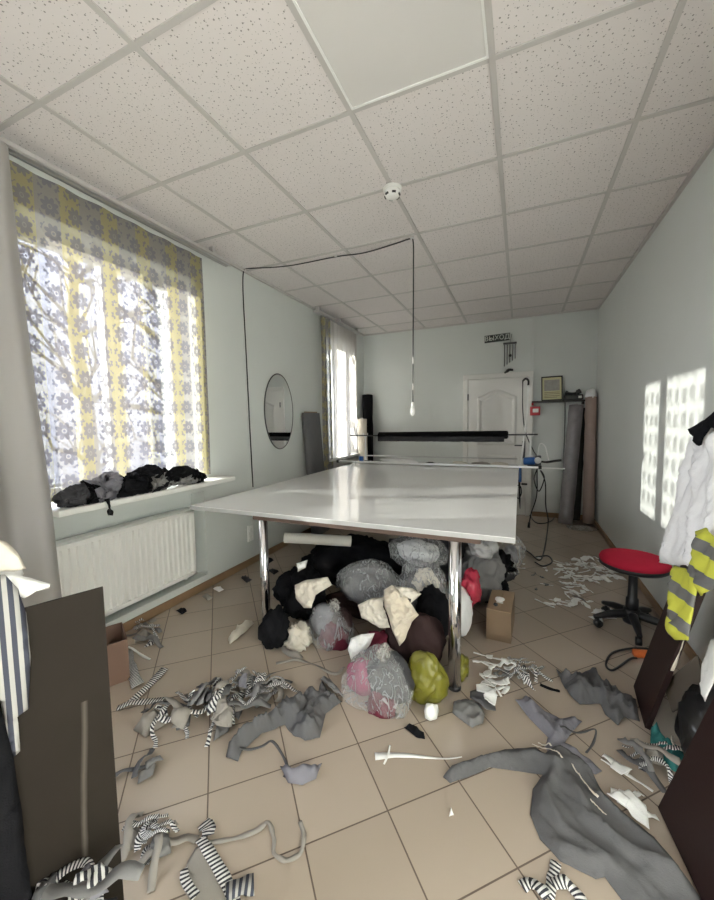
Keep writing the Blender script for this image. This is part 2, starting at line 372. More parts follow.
def cloth(name, outline, mat, M4=None, res=0.02, amp=0.02, freq=9.0, ridges=(), base=0.003, thick=0.0022, seed=0, parent=None, edge=0.03, uvrot=0.0, stretch=(1, 1), sharp=1.0, uvscale=1.0):
    """flat garment piece: outline in the plane of M4 (metres), with folds rising along the plane's normal"""
    out = [Vector((p[0], p[1])) for p in outline]
    # refine the outline
    ol = []
    for i, p in enumerate(out):
        q = out[(i + 1) % len(out)]; k = max(1, int((q - p).length / (res * 1.2)))
        for j in range(k):
            r = p.lerp(q, j / k)
            if 0 < j: r = r + Vector((noise.noise((r.x * 30, r.y * 30, seed)), noise.noise((r.x * 30, r.y * 30, seed + 9)))) * res * 0.18
            ol.append(r)
    n = len(ol); pts = list(ol)
    edge = min(edge, 0.10 * min(max(p.x for p in ol) - min(p.x for p in ol), max(p.y for p in ol) - min(p.y for p in ol)))
    xs = [p.x for p in ol]; ys = [p.y for p in ol]; rnd = random.Random(seed)
    x = min(xs)
    while x < max(xs):
        y = min(ys)
        while y < max(ys):
            q = Vector((x + rnd.uniform(-.2, .2) * res, y + rnd.uniform(-.2, .2) * res))
            if geometry.intersect_point_tri_2d is not None:
                ins = False; j = n - 1
                for i in range(n):
                    if ((ol[i].y > q.y) != (ol[j].y > q.y)) and q.x < (ol[j].x - ol[i].x) * (q.y - ol[i].y) / (ol[j].y - ol[i].y + 1e-12) + ol[i].x: ins = not ins
                    j = i
                if ins and min((q - o).length_squared for o in ol) > (res * 0.55) ** 2: pts.append(q)
            y += res
        x += res
    vs, es, fs, *_ = geometry.delaunay_2d_cdt(pts, [(i, (i + 1) % n) for i in range(n)], [list(range(n))], 1, 1e-6)
    bm = B(); V = []
    cr_, sr_ = math.cos(uvrot), math.sin(uvrot)
    for v in vs:
        d = min(seg_d(v, ol[i], ol[(i + 1) % n]) for i in range(n))
        e = min(1.0, d / edge); e = e * e * (3 - 2 * e)
        s_ = Vector((v.x * cr_ + v.y * sr_, -v.x * sr_ + v.y * cr_))
        w = noise.ridged_multi_fractal((s_.x * freq * stretch[0], s_.y * freq * stretch[1], seed * 3.7), 0.9, 2.1, 3, 1.0, 1.8)
        qx = s_.x + 0.05 * noise.noise((v.x * 6, v.y * 6, seed + 20)); qy = s_.y + 0.05 * noise.noise((v.x * 6, v.y * 6, seed + 30))
        c1 = 1 - abs(noise.noise((qx * freq * 1.3 * stretch[0], qy * freq * 0.5 * stretch[1], seed + 70))) * 3.2
        c2 = 1 - abs(noise.noise((qx * freq * 1.0 * stretch[0] + 9, qy * freq * 2.4 * stretch[1], seed + 80))) * 4.0
        z = base + amp * e * (max(0, w - 0.35) * 0.45 + 0.55 * max(0, c1) + 0.35 * max(0, c2)) + amp * 0.5 * max(0, noise.noise((v.x * freq, v.y * freq, seed + 50)))
        for pl_, h, wd in ridges:
            dd = min(seg_d(v, Vector(pl_[i]), Vector(pl_[i + 1])) for i in range(len(pl_) - 1))
            z += h * math.exp(-(dd / wd) ** 1.25) * (0.25 + 0.75 * e)
        V.append(bm.verts.new((v.x, v.y, z)))
    uvl = bm.loops.layers.uv.new('UVMap')
    for f in fs:
        try: F = bm.faces.new([V[i] for i in f])
        except ValueError: continue
        if F.normal.z < 0: F.normal_flip()
        for l in F.loops:
            c = l.vert.co; l[uvl].uv = ((c.x * cr_ + c.y * sr_) * uvscale, (-c.x * sr_ + c.y * cr_) * uvscale)
    for v in [v for v in bm.verts if not v.link_faces]: bm.verts.remove(v)
    bm.normal_update()
    for f in bm.faces:
        if f.normal.z < 0: f.normal_flip()
    o = link(name, bm, mat, parent, 'cloth', M4)
    s = o.modifiers.new('thickness', 'SOLIDIFY'); s.thickness = thick; s.offset = -1
    return o
def floor_cloth(name, pix, mat, ridges=(), z0=0.0, **k):
    w = [fl(x, y, z0) for x, y in pix]
    c = sum(w, Vector()) / len(w)
    rg = [([((fl(*q, z0) - c).x, (fl(*q, z0) - c).y) for q in pl_], h, wd) for pl_, h, wd in ridges]
    return settle(cloth(name, [((p - c).x, (p - c).y) for p in w], mat, Matrix.Translation((c.x, c.y, z0)), ridges=rg, **k))
def plane_cloth(name, pix, mat, org, u, v, ridges=(), **k):
    org = Vector(org); u = Vector(u).normalized(); nrm = u.cross(Vector(v)).normalized(); v = nrm.cross(u)
    if nrm.dot(CAM - org) < 0: nrm = -nrm; u = -u
    def loc(q):
        d = ray(*q); P = CAM + d * ((org - CAM).dot(nrm) / d.dot(nrm)) - org; return (P.dot(u), P.dot(v))
    M4 = Matrix((u, v, nrm)).transposed().to_4x4(); M4.translation = org
    return cloth(name, [loc(q) for q in pix], mat, M4, ridges=[([loc(q) for q in pl_], h, wd) for pl_, h, wd in ridges], **k)
def ribbon(name, path, w, mat, parent=None, twist=0.4, seed=0, n=6, thick=0.0014, taper=False, org=None):
    P = smooth_path(path, n); bm = B(); uvl = bm.loops.layers.uv.new('UVMap'); rows = []; L = 0; c = org if org is not None else sum(P, Vector()) / len(P); c = Vector((c.x, c.y, 0))
    for i, p in enumerate(P):
        d = (P[min(i + 1, len(P) - 1)] - P[max(i - 1, 0)]).normalized()
        side = d.cross(Vector((0, 0, 1)))
        side = side.normalized() if side.length > 1e-4 else Vector((1, 0, 0))
        up = side.cross(d)
        t = noise.noise((i * 0.17, seed * 5.3, 1.7)) * twist * 2.2
        s = side * math.cos(t) + up * math.sin(t)
        ww = w * (0.85 + 0.3 * noise.noise((i * 0.3, seed, 4.4))) * ((1 - 0.85 * i / (len(P) - 1)) if taper else 1)
        if i: L += (p - P[i - 1]).length
        lift = abs(math.sin(t)) * ww / 2
        rows.append(([bm.verts.new(p - c + s * (k - 1) * ww / 2 + Vector((0, 0, 0.003 + lift)) + up * (0.05 * ww if k == 1 else 0)) for k in range(3)], L, ww))
    for i in range(len(rows) - 1):
        for k in range(2):
            f = bm.faces.new((rows[i][0][k], rows[i][0][k + 1], rows[i + 1][0][k + 1], rows[i + 1][0][k]))
            for l, (r, kk) in zip(f.loops, ((i, k), (i, k + 1), (i + 1, k + 1), (i + 1, k))): l[uvl].uv = (rows[r][1] + (kk - 1) * 0.004, kk * w / 2)
    o = link(name, bm, mat, parent, 'cloth', Matrix.Translation(c))
    s = o.modifiers.new('thickness', 'SOLIDIFY'); s.thickness = thick; s.offset = 0
    return o
def floor_ribbon(name, pix, w, mat, z=0.002, **k):
    return settle(ribbon(name, [fl(x, y, 0) + Vector((0, 0, min(z, .004))) for x, y in pix], w, mat, **k))
def blob(name, c, r, mat, seed=0, amp=0.25, freq=2.2, sub=4, parent=None, rz=0.0, tilt=0.0, floor=True, uvs=1.0, soft=False, octv=4):
    """crumpled bundle of cloth or a filled bag, flattened where it rests"""
    bm = B(); bmesh.ops.create_icosphere(bm, subdivisions=sub, radius=1.0)
    R = Vector(r); m = min(r)
    for v in bm.verts:
        p = v.co.copy(); q = p * freq + Vector((seed * 7.1, seed * 3.3, -seed * 1.9))
        q = q + noise.noise_vector(q * .7) * .6
        w = noise.fractal(q, 0.8, 2.0, octv) if soft else 0.75 * (noise.ridged_multi_fractal(Vector((q.x, q.y, q.z * .7)), 0.95, 2.2, octv, 1.0, 1.7) - 1.1) + 0.5 * noise.noise(q * .6)
        s = 1 + 0.22 * noise.noise(p * 1.1 + Vector((seed, 0, 0)))
        v.co = Vector((p.x * R.x, p.y * R.y, p.z * R.z)) * s + p * (amp * m * w)
    rm = Matrix.Rotation(rz, 3, 'Z') @ Matrix.Rotation(tilt, 3, 'Y')
    for v in bm.verts: v.co = rm @ v.co
    if floor:
        for v in bm.verts:
            if v.co.z < -c[2] + floor_z[0] + 0.002: v.co.z = -c[2] + floor_z[0] + 0.002 + 0.0005 * v.co.x
    uvl = bm.loops.layers.uv.new('UVMap')
    for f in bm.faces:
        for l in f.loops: l[uvl].uv = (l.vert.co.x * uvs + l.vert.co.z * .7 * uvs, l.vert.co.y * uvs + l.vert.co.z * uvs)
    return link(name, bm, mat, parent, True, Matrix.Translation(c))
floor_z = [0.0]
from mathutils.bvhtree import BVHTree
def wmat(o):
    m = o.matrix_basis
    return wmat(o.parent) @ o.matrix_parent_inverse @ m if o.parent else m
def bvh(o):
    w = wmat(o); vs = [w @ v.co for v in o.data.vertices]
    mn = Vector((min(v.x for v in vs), min(v.y for v in vs), min(v.z for v in vs))); mx = Vector((max(v.x for v in vs), max(v.y for v in vs), max(v.z for v in vs)))
    return (BVHTree.FromPolygons(vs, [tuple(p.vertices) for p in o.data.polygons]), mn, mx)
def carve(o, obs, gap=0.006, keep=True, tries=6):
    """soft contact: wherever the cloth would sink into something already there it is pressed back to that surface"""
    w = wmat(o); wi = w.inverted()
    for v in o.data.vertices:
        p = w @ v.co
        for _ in range(tries):
            moved = False
            for t, mn, mx in obs:
                if p.x < mn.x - gap or p.y < mn.y - gap or p.z < mn.z - gap or p.x > mx.x + gap or p.y > mx.y + gap or p.z > mx.z + gap: continue
                co, n, i, d = t.find_nearest(p)
                if co is None: continue
                if (p - co).dot(n) < 0 or d < gap: p = co + n * (gap * 1.2); moved = True
            if not moved: break
        v.co = wi @ p
    for _ in range(3):
        me = o.data; W = [w @ v.co for v in me.vertices]; own = BVHTree.FromPolygons(W, [tuple(p.vertices) for p in me.polygons]); hit = 0
        for t, mn, mx in obs:
            for a, b in own.overlap(t):
                for vi in me.polygons[a].vertices:
                    co, n, i, d = t.find_nearest(W[vi])
                    if co is not None and d < gap * 4: W[vi] = co + n * gap * (2.0 + _ * 0.6); hit += 1
        if not hit: break
        for v, p in zip(me.vertices, W): v.co = wi @ p
    if keep: obs.append(bvh(o))
HM = {}
CELL = 0.010
def settle(o, upd=True, squash=0.45):
    """lay a floor scrap over whatever already lies there"""
    w = wmat(o); wi = w.inverted(); me = o.data; new = []; lift = []
    for v in me.vertices:
        p = w @ v.co; ix, iy = int(p.x // CELL), int(p.y // CELL)
        h = max(HM.get((ix + a, iy + b), 0.0) for a in (-1, 0, 1) for b in (-1, 0, 1))
        new.append(p); lift.append(h)
    if max(lift) > 0.004:
        nb = [[] for _ in new]
        for e in me.edges: nb[e.vertices[0]].append(e.vertices[1]); nb[e.vertices[1]].append(e.vertices[0])
        L = lift[:]
        for _ in range(6):
            L = [max(lift[k], 0.97 * sum(L[q] for q in nb[k]) / len(nb[k]) if nb[k] else 0) for k in range(len(L))]
        for p, h in zip(new, L): p.z = h + max(0.0035, p.z * squash)
    else:
        for p in new: p.z = max(0.0035, p.z)
    for v, p in zip(me.vertices, new): v.co = wi @ p
    if upd:
        for f in o.data.polygons:
            q = [new[i] for i in f.vertices]; n_ = len(q)
            samples = q + [sum(q, Vector()) / n_] + [(q[i] + q[(i + 1) % n_]) / 2 for i in range(n_)]
            for p in samples:
                k = (int(p.x // CELL), int(p.y // CELL)); HM[k] = max(HM.get(k, 0), p.z)
    return o

# ================================================================= ROOM SHELL
struct('floor', box(B(), XL - 0.45, XR + 0.2, YF - 0.2, YB + 0.2, -0.1, 0), M['floor'])
bm = B(); box(bm, XL - 0.45, XR + 0.2, YF - 0.2, YB + 0.2, H, H + 0.1); struct('ceiling', bm, M['ceiling'])
# left wall with its window openings and the radiator niche
bm = B(); XO = XL - 0.42
NI = (-0.75, 1.20, 0.11, 0.80)
def wcol(y0, y1, z0, z1, x0=XO, x1=XL): box(bm, x0, x1, y0, y1, z0, z1)
ys = YF
for (a, b_, c, d) in (WIN_FILL, WIN1, WIN2):
    wcol(ys, NI[0] if (a, b_, c, d) == WIN1 else a, 0, H); wcol(a, b_, d, H)
    if (a, b_, c, d) != WIN1: wcol(a, b_, 0, c)
    ys = b_
wcol(ys, YB + 0.1, 0, H)
# under window one: the niche is cut into the wall face
wcol(NI[0], WIN1[0], NI[3], H)
wcol(NI[0], WIN1[0], 0, NI[3], XO, XL - 0.15)
wcol(WIN1[0], WIN1[1], 0, WIN1[2], XO, XL - 0.15)
wcol(NI[0], NI[1], 0, NI[2], XL - 0.15, XL); wcol(WIN1[0], WIN1[1], NI[3], WIN1[2], XL - 0.15, XL)
struct('wall_left', bm, M['wall'])
struct('wall_right', box(B(), XR, XR + 0.15, YF, YB + 0.1, 0, H), M['wall'])
struct('wall_back', box(B(), XL, XR, YB, YB + 0.15, 0, H), M['wall'])
struct('wall_front', box(B(), XO, XR + 0.15, YF - 0.15, YF, 0, H), M['wall'])
struct('baseboard_left', box(B(), XL, XL + 0.014, YF, YB, 0, 0.062, 0.004), M['skirt'])
struct('baseboard_right', box(B(), XR - 0.014, XR, YF, YB, 0, 0.062, 0.004), M['skirt'])
bm = B(); box(bm, XL + 0.02, 1.14, YB - 0.014, YB, 0, 0.062); box(bm, 2.09, XR - 0.02, YB - 0.014, YB, 0, 0.062)
struct('baseboard_back', bm, M['skirt'])
# ceiling grid
bm = B()
xs = [-0.0 + 0.6 * i for i in range(0, 5)]
for x in xs: box(bm, x - 0.012, x + 0.012, YF, YB, H - 0.006, H + 0.002)
y = -7 * 0.6
while y < YB:
    box(bm, XL, XR, y - 0.0115, y + 0.0115, H - 0.0055, H + 0.002); y += 0.6
struct('trim_1', bm, M['grid'])
bm = B()
box(bm, XL, XL + 0.022, YF, YB, H - 0.02, H); box(bm, XR - 0.022, XR, YF, YB, H - 0.02, H); box(bm, XL, XR, YB - 0.022, YB, H - 0.02, H)
struct('trim_2', bm, M['grid'])
struct('trim_3', box(B(), 2.05, 2.085, YB - 0.022, YB, 1.96, H - 0.02, 0.003), M['wall'])
p = thing('ceiling_panel', 'smooth blank ceiling panel among the perforated ceiling tiles', 'ceiling panel', (1.5, 0.3, H))
link('diffuser', box(B(), -0.284, 0.284, -0.284, 0.284, -0.004, 0.0), M['panel'], p)
bm = B()
for s in (-1, 1):
    box(bm, s * 0.2845 - 0.0045, s * 0.2845 + 0.0045, -0.288, 0.288, -0.008, 0); box(bm, -0.288, 0.288, s * 0.2845 - 0.0045, s * 0.2845 + 0.0045, -0.0081, 0)
link('panel_frame', bm, M['plastic_white'], p)

def window(name, W, mulls, xg=-0.66):
    y0, y1, z0, z1 = W
    bm = B(); t = 0.06
    box(bm, xg - 0.035, xg + 0.035, y0, y1, z1 - t, z1); box(bm, xg - 0.035, xg + 0.035, y0, y1, z0, z0 + t)
    for yy in [y0 + t / 2, y1 - t / 2] + list(mulls):
        w = t / 2 if yy in (y0 + t / 2, y1 - t / 2) else 0.055
        box(bm, xg - 0.0345, xg + 0.0345, yy - w, yy + w, z0 + 0.01, z1 - 0.01)
    o = struct(name, bm, M['plastic_white'])
    g = link('window_pane', box(B(), xg - 0.004, xg + 0.004, y0 + 0.03, y1 - 0.03, z0 + 0.03, z1 - 0.03), M['glass'], o); g['kind'] = 'structure'
    return o
window('window_1', WIN1, (0.68,)); window('window_2', WIN2, (3.67,)); window('fill_window', WIN_FILL, (-3.1, -2.4))
sill = struct('window_sill', box(B(), -0.66, -0.22, 0.07, 1.36, 0.868, 0.902, 0.006), M['white'])
struct('window_sill.001', box(B(), -0.66, -0.30, WIN2[0] - 0.05, WIN2[1] + 0.05, 0.83, 0.862, 0.006), M['white'])

# door in the back wall
DX0, DX1, DH = 1.155, 2.075, 1.985
bm = B()
for x0, x1 in ((DX0, DX0 + 0.07), (DX1 - 0.07, DX1)): box(bm, x0, x1, YB - 0.035, YB, 0, DH - 0.07, 0.006)
box(bm, DX0, DX1, YB - 0.035, YB, DH - 0.07, DH, 0.006)
struct('door_frame', bm, M['door'])
bm = B(); box(bm, DX0 + 0.072, DX1 - 0.072, YB - 0.028, YB - 0.002, 0.01, DH - 0.073, 0.004)
door = struct('door_1', bm, M['door'])
def arch_panel(x0, x1, z0, z1, arch, name):
    bm = B(); P = [(x0, z0), (x1, z0), (x1, z1)]
    if arch:
        for k in range(1, 12): t = k / 12; P.append((x1 + (x0 - x1) * t, z1 + arch * math.sin(PI * t) ** 1.5))
    P.append((x0, z1))
    cx, cz = (x0 + x1) / 2, (z0 + z1) / 2
    rings = []
    for s, dy in ((0, 0), (0.018, -0.012), (0.036, -0.012), (0.060, -0.002)):
        rings.append([bm.verts.new((x + (cx - x) / max(abs(cx - x), .01) * min(s, abs(cx - x)), YB - 0.028 + dy, z + (cz - z) / max(abs(cz - z), .01) * s)) for x, z in P])
    n = len(P)
    for i in range(3):
        for k in range(n): bm.faces.new((rings[i][k], rings[i][(k + 1) % n], rings[i + 1][(k + 1) % n], rings[i + 1][k]))
    bm.faces.new(rings[3]); o = link(name, bm, M['door'], door); o['kind'] = 'structure'
arch_panel(DX0 + 0.20, DX1 - 0.20, 0.98, 1.66, 0.10, 'door_panel'); arch_panel(DX0 + 0.20, DX1 - 0.20, 0.18, 0.84, 0.0, 'door_panel')
bm = B(); box(bm, DX1 - 0.125, DX1 - 0.085, YB - 0.04, YB - 0.026, 0.80, 1.04, 0.004)
h = link('door_handle', bm, M['darkgrey'], door); h['kind'] = 'structure'
bm = B(); tube(bm, [(DX1 - 0.105, YB - 0.035, 0.98), (DX1 - 0.105, YB - 0.075, 0.98), (DX1 - 0.22, YB - 0.08, 0.98)], 0.009)
h = link('door_lever', bm, M['darkgrey'], door); h['kind'] = 'structure'
bm = B()
for z in (0.35, 1.62): tube(bm, [(DX0 + 0.072, YB - 0.04, z), (DX0 + 0.072, YB - 0.04, z + 0.09)], 0.009)
h = link('door_hinge', bm, M['darkgrey'], door); h['kind'] = 'structure'

# ================================================================= OUTSIDE
gz = -0.6
o = struct('ground', box(B(), -40, XO - 0.02, -30, 40, gz - 0.1, gz), M['ground'])
rnd = random.Random(4)
def tree(x, y, hgt, r, lean, label, seed):
    t = thing('bare_tree', label, 'tree', (x, y, gz), 'bare trees outside the window'); rr = random.Random(seed)
    P = [Vector((lean * hgt * k / 6 + rr.uniform(-.05, .05), rr.uniform(-.08, .08), hgt * k / 6)) for k in range(7)]
    link('trunk', tube(B(), smooth_path(P, 4), [r * (1 - 0.8 * k / 24) for k in range(25)], 12), M['bark'], t, True)
    bm = B()
    for k in range(26):
        a = P[rr.randint(1, 6)] * rr.uniform(0.85, 1.0); d = Vector((rr.uniform(-.7, .7), rr.uniform(-1, 1), rr.uniform(.2, 1))).normalized(); L = rr.uniform(.7, 2.2)
        Q = [a + d * L * q / 4 + Vector((0, rr.uniform(-.15, .15), rr.uniform(-.08, .16))) * q / 3 for q in range(5)]
        tube(bm, Q, [r * .3 * (1 - .2 * q) for q in range(5)], 6)
        for q in range(3):
            b0 = Q[rr.randint(1, 4)]; e = (d + Vector((rr.uniform(-.6, .6), rr.uniform(-.9, .9), rr.uniform(-.3, .7)))).normalized()
            tube(bm, [b0, b0 + e * .4 + Vector((0, 0, .04)), b0 + e * .8], [r * .12, r * .09, r * .04], 5)
    link('branches', bm, M['bark'], t, True)
tree(-3.0, 3.35, 6.5, 0.17, 0.03, 'bare tree with thick leaning trunk nearest the window', 3)
tree(-5.6, 3.4, 7.5, 0.15, -0.02, 'bare tree farther off behind the left half of the floral curtain', 5)
tree(-6.2, 6.6, 7.0, 0.14, 0.02, 'bare tree farther off behind the right half of the floral curtain', 8)
bl = thing('added_house_outside', 'pale house wall added across the yard to cover the bright sky behind the sheer curtain', 'building', (-14, 10, gz))  # house added to block the overbright sky in the curtain view
link('house_wall', box(B(), -1.5, 1.5, -8, 12, 0, 13), M['house'], bl)
bm = B(); 
for s in (0,): 
    v = [bm.verts.new(q) for q in ((-1.8, -8.3, 13), (1.8, -8.3, 13), (0, -8.3, 15), (-1.8, 12.3, 13), (1.8, 12.3, 13), (0, 12.3, 15))]
    for f in ((0, 1, 2), (5, 4, 3), (0, 2, 5, 3), (1, 4, 5, 2), (0, 3, 4, 1)): bm.faces.new([v[i] for i in f])
link('house_roof', bm, M['carton_dim'], bl)

# ================================================================= CURTAINS
def curtain(name, y0, y1, z0, z1, x, mat, waves, amp, label, gather=1.0, flare=0.0, seed=0, hang=None):
    bm = B(); nu, nv = 120, 40; uvl = bm.loops.layers.uv.new('UVMap'); rows = []
    for j in range(nv + 1):
        t = j / nv; z = z1 + (z0 - z1) * t; row = []
        for i in range(nu + 1):
            s = i / nu
            y = y0 + (y1 - y0) * s
            if hang: y += hang(s, t)
            a = amp * (0.6 + 0.5 * t)
            dx = a * math.sin(2 * PI * waves * s + 1.3 * noise.noise((s * 3, t * 1.5, seed)) * 2) + 0.5 * a * noise.noise((s * waves * 1.7, t * 1.2, seed + 5))
            row.append(bm.verts.new((x + dx, y, z)))
        rows.append(row)
    for j in range(nv):
        for i in range(nu):
            f = bm.faces.new((rows[j][i], rows[j][i + 1], rows[j + 1][i + 1], rows[j + 1][i]))
            for l, (jj, ii) in zip(f.loops, ((j, i), (j, i + 1), (j + 1, i + 1), (j + 1, i))):
                l[uvl].uv = ((y1 - y0) * gather * ii / nu, (z0 - z1) * jj / nv)
    return link(name, bm, mat, None, 'cloth')
c = curtain('floral_curtain', -0.62, 1.245, 0.93, 2.62, -0.365, M['floral'], 9, 0.012, '', gather=1.12, seed=2)
tag(c, 'yellow and grey floral sheer curtain over the big window', 'curtain')
c = curtain('white_curtain', -1.0, 0.0, 0.03, 2.625, -0.27, M['sheer'], 5.5, 0.035, '', gather=1.4, seed=4, hang=lambda s, t: 0.10 * s * t)
tag(c, 'plain white sheer curtain hanging to the floor beside the floral curtain', 'curtain')
c = curtain('white_curtain', 3.33, 4.16, 0.10, 2.64, -0.33, M['sheer'], 7, 0.03, '', gather=1.5, seed=7)
tag(c, 'white pleated sheer curtain over the far window near the corner', 'curtain')
c = curtain('floral_curtain', 3.07, 3.33, 0.10, 2.64, -0.33, M['floral'], 3, 0.03, '', gather=1.3, seed=9)
tag(c, 'narrow yellow floral curtain edging the far window', 'curtain')
def rail(y0, y1, label):
    t = thing('curtain_rail', label, 'curtain rail', (-0.335, (y0 + y1) / 2, 2.66)); L = (y1 - y0) / 2
    link('track', box(B(), -0.03, 0.045, -L, L, -0.012, 0.008, 0.003), M['grid'], t)
    bm = B(); box(bm, -0.02, -0.008, -L, L, -0.018, -0.0115); box(bm, 0.016, 0.030, -L, L, -0.018, -0.0115); link('groove', bm, M['steel'], t)
    for k in range(3): link('bracket', box(B(), -0.02, 0.02, -L * .9 + k * L * .9 - .015, -L * .9 + k * L * .9 + .015, 0.012, H - 2.66), M['grid'], t)
rail(-2.0, 1.50, 'white curtain rail along the ceiling above the floral curtain'); rail(2.95, 4.25, 'white curtain rail above the far window')

# ================================================================= RADIATOR, SOCKET, MIRROR, DETECTOR, CORD
r = thing('radiator', 'white panel radiator in the niche under the window', 'radiator', (-0.45, 0.28, 0.15))
bm = B(); RY0, RY1, RZ = -0.82, 0.82, 0.52; nn = 37
prof = []
for k in range(nn):
    y = RY0 + 0.03 + (RY1 - RY0 - 0.06) * k / nn; w = (RY1 - RY0 - 0.06) / nn
    prof += [(0.030, y), (0.030, y + w * .45), (0.017, y + w * .6), (0.017, y + w * .85)]
prof += [(0.030, RY1 - 0.03)]
lo = [bm.verts.new((x, y, 0.03)) for x, y in prof]; hi = [bm.verts.new((x, y, RZ - 0.03)) for x, y in prof]
for i in range(len(prof) - 1): bm.faces.new((lo[i], lo[i + 1], hi[i + 1], hi[i]))
box(bm, 0.012, 0.033, RY0, RY1, 0, 0.031, 0.004); box(bm, 0.012, 0.033, RY0, RY1, RZ - 0.031, RZ, 0.004)
box(bm, 0.012, 0.033, RY0, RY0 + 0.031, 0, RZ, 0.003); box(bm, 0.012, 0.033, RY1 - 0.031, RY1, 0, RZ, 0.003); box(bm, 0.0, 0.012, RY0, RY1, 0, RZ)
link('radiator_panel', bm, M['rad'], r)
bm = B(); box(bm, -0.07, 0.012, RY0, RY1, RZ - 0.012, RZ + 0.006, 0.003); link('top_grille', bm, M['rad'], r)
link('side_cover', box(B(), -0.07, 0.014, RY1 - 0.002, RY1 + 0.008, 0, RZ + 0.005), M['rad'], r)
bm = B(); tube(bm, [(-0.03, RY1 - 0.05, 0.01), (-0.03, RY1 - 0.05, -0.04)], 0.011); link('pipe', bm, M['white'], r)

s = at(250, 533, 0, XL)
t = thing('wall_socket', 'white double power socket on the wall beyond the radiator', 'socket', s)
link('socket_plate', box(B(), 0, 0.012, -0.04, 0.04, -0.075, 0.075, 0.004), M['plastic_white'], t)
for dz in (-0.036, 0.036):
    bm = B(); lathe(bm, [(0.026, 0), (0.026, 0.004), (0.022, 0.004), (0.02, 0.001)], 20); bmesh.ops.rotate(bm, cent=(0, 0, 0), matrix=Matrix.Rotation(PI / 2, 3, 'Y'), verts=bm.verts[:]); bmesh.ops.translate(bm, vec=(0.012, 0, dz), verts=bm.verts[:])
    link('socket_face', bm, M['white'], t)

t = thing('oval_mirror', 'frameless oval wall mirror with thin dark rim', 'mirror', (XL, 2.255, 1.455))
bm = B(); vs = [bm.verts.new((0.012, 0.245 * math.cos(2 * PI * k / 48), 0.385 * math.sin(2 * PI * k / 48))) for k in range(48)]; bm.faces.new(vs)
link('mirror_glass', bm, M['mirror'], t)
bm = B(); tube(bm, [(0.009, 0.25 * math.cos(2 * PI * k / 64), 0.39 * math.sin(2 * PI * k / 64)) for k in range(65)], 0.0065, 8, False); link('rim', bm, M['darkgrey'], t, True)
bm = B(); box(bm, 0, 0.009, -0.12, 0.12, -0.25, 0.25); link('backing', bm, M['carton_dim'], t)

t = thing('smoke_detector', 'white round smoke detector on the ceiling grid', 'smoke detector', (1.2, 1.2, H - 0.006))
link('mount_base', lathe(B(), [(0.054, -0.014), (0.056, -0.004), (0.056, 0.0)]), M['plastic_white'], t, True)
link('detector_head', lathe(B(), [(0.022, -0.052), (0.040, -0.048), (0.046, -0.036), (0.047, -0.012)]), M['plastic_white'], t, True)
for k in range(6):
    a = k * PI / 3; bm = B(); box(bm, 0.034, 0.0475, -0.011, 0.011, -0.047, -0.038); bmesh.ops.rotate(bm, cent=(0, 0, 0), matrix=Matrix.Rotation(a, 3, 'Z'), verts=bm.verts[:]); link('slot', bm, M['black'], t)

CB = fl(412, 237, H)
A0 = at(243, 268, 0, XL + 0.01)
t = thing('pendant_cord', 'black cord running up the wall and over the ceiling to a hanging white bulb', 'hanging lamp', (CB.x, CB.y, H))
o_ = Vector((CB.x, CB.y, H))
wallpts = [at(253, 487, 0, XL + .01), at(250, 430, 0, XL + .01), at(246, 350, 0, XL + .01), at(243, 290, 0, XL + .01), A0 + Vector((0.008, 0, -0.02))]
wire('cord', [q - o_ for q in wallpts] + [A0 - o_ + Vector((0.04, 0, -0.012))], 0.005, None, t)
mid = fl(336, 255, H)
wire('cord', [A0 - o_ + Vector((0.04, 0, -0.012)), A0.lerp(mid, .5) - o_ + Vector((0, 0, -0.035)), mid - o_ + Vector((0, 0, -0.014)), mid.lerp(CB, .4) - o_ + Vector((0, 0, -0.035)), mid.lerp(CB, .8) - o_ + Vector((0, 0, -0.02)), Vector((-0.02, 0, -0.010)), Vector((0.008, 0, -0.03)), Vector((0.01, 0, -0.25)), Vector((0.004, 0, -0.9)), Vector((0, 0, -1.255))], 0.005, None, t)
for q in (mid, CB): link('cord_clip', box(B(), *((q - o_).x - .012, (q - o_).x + .012), (q - o_).y - .012, (q - o_).y + .012, -0.016, -0.003, 0.003), M['plastic_white'], t)
for zz in (-0.90, -1.10): link('tape_wrap', tube(B(), [(0.004, 0, zz), (0.003, 0, zz - .05)], 0.008), M['grid'], t)
link('bulb_socket', lathe(B(), [(0.008, 0.0), (0.012, -0.01), (0.014, -0.04)][::-1], 16, (0, 0, -1.245)), M['plastic_white'], t, True)
link('bulb', lathe(B(), [(0.003, -0.105), (0.012, -0.10), (0.020, -0.085), (0.019, -0.065), (0.013, -0.035)], 18, (0, 0, -1.245)), M['plastic_white'], t, True)

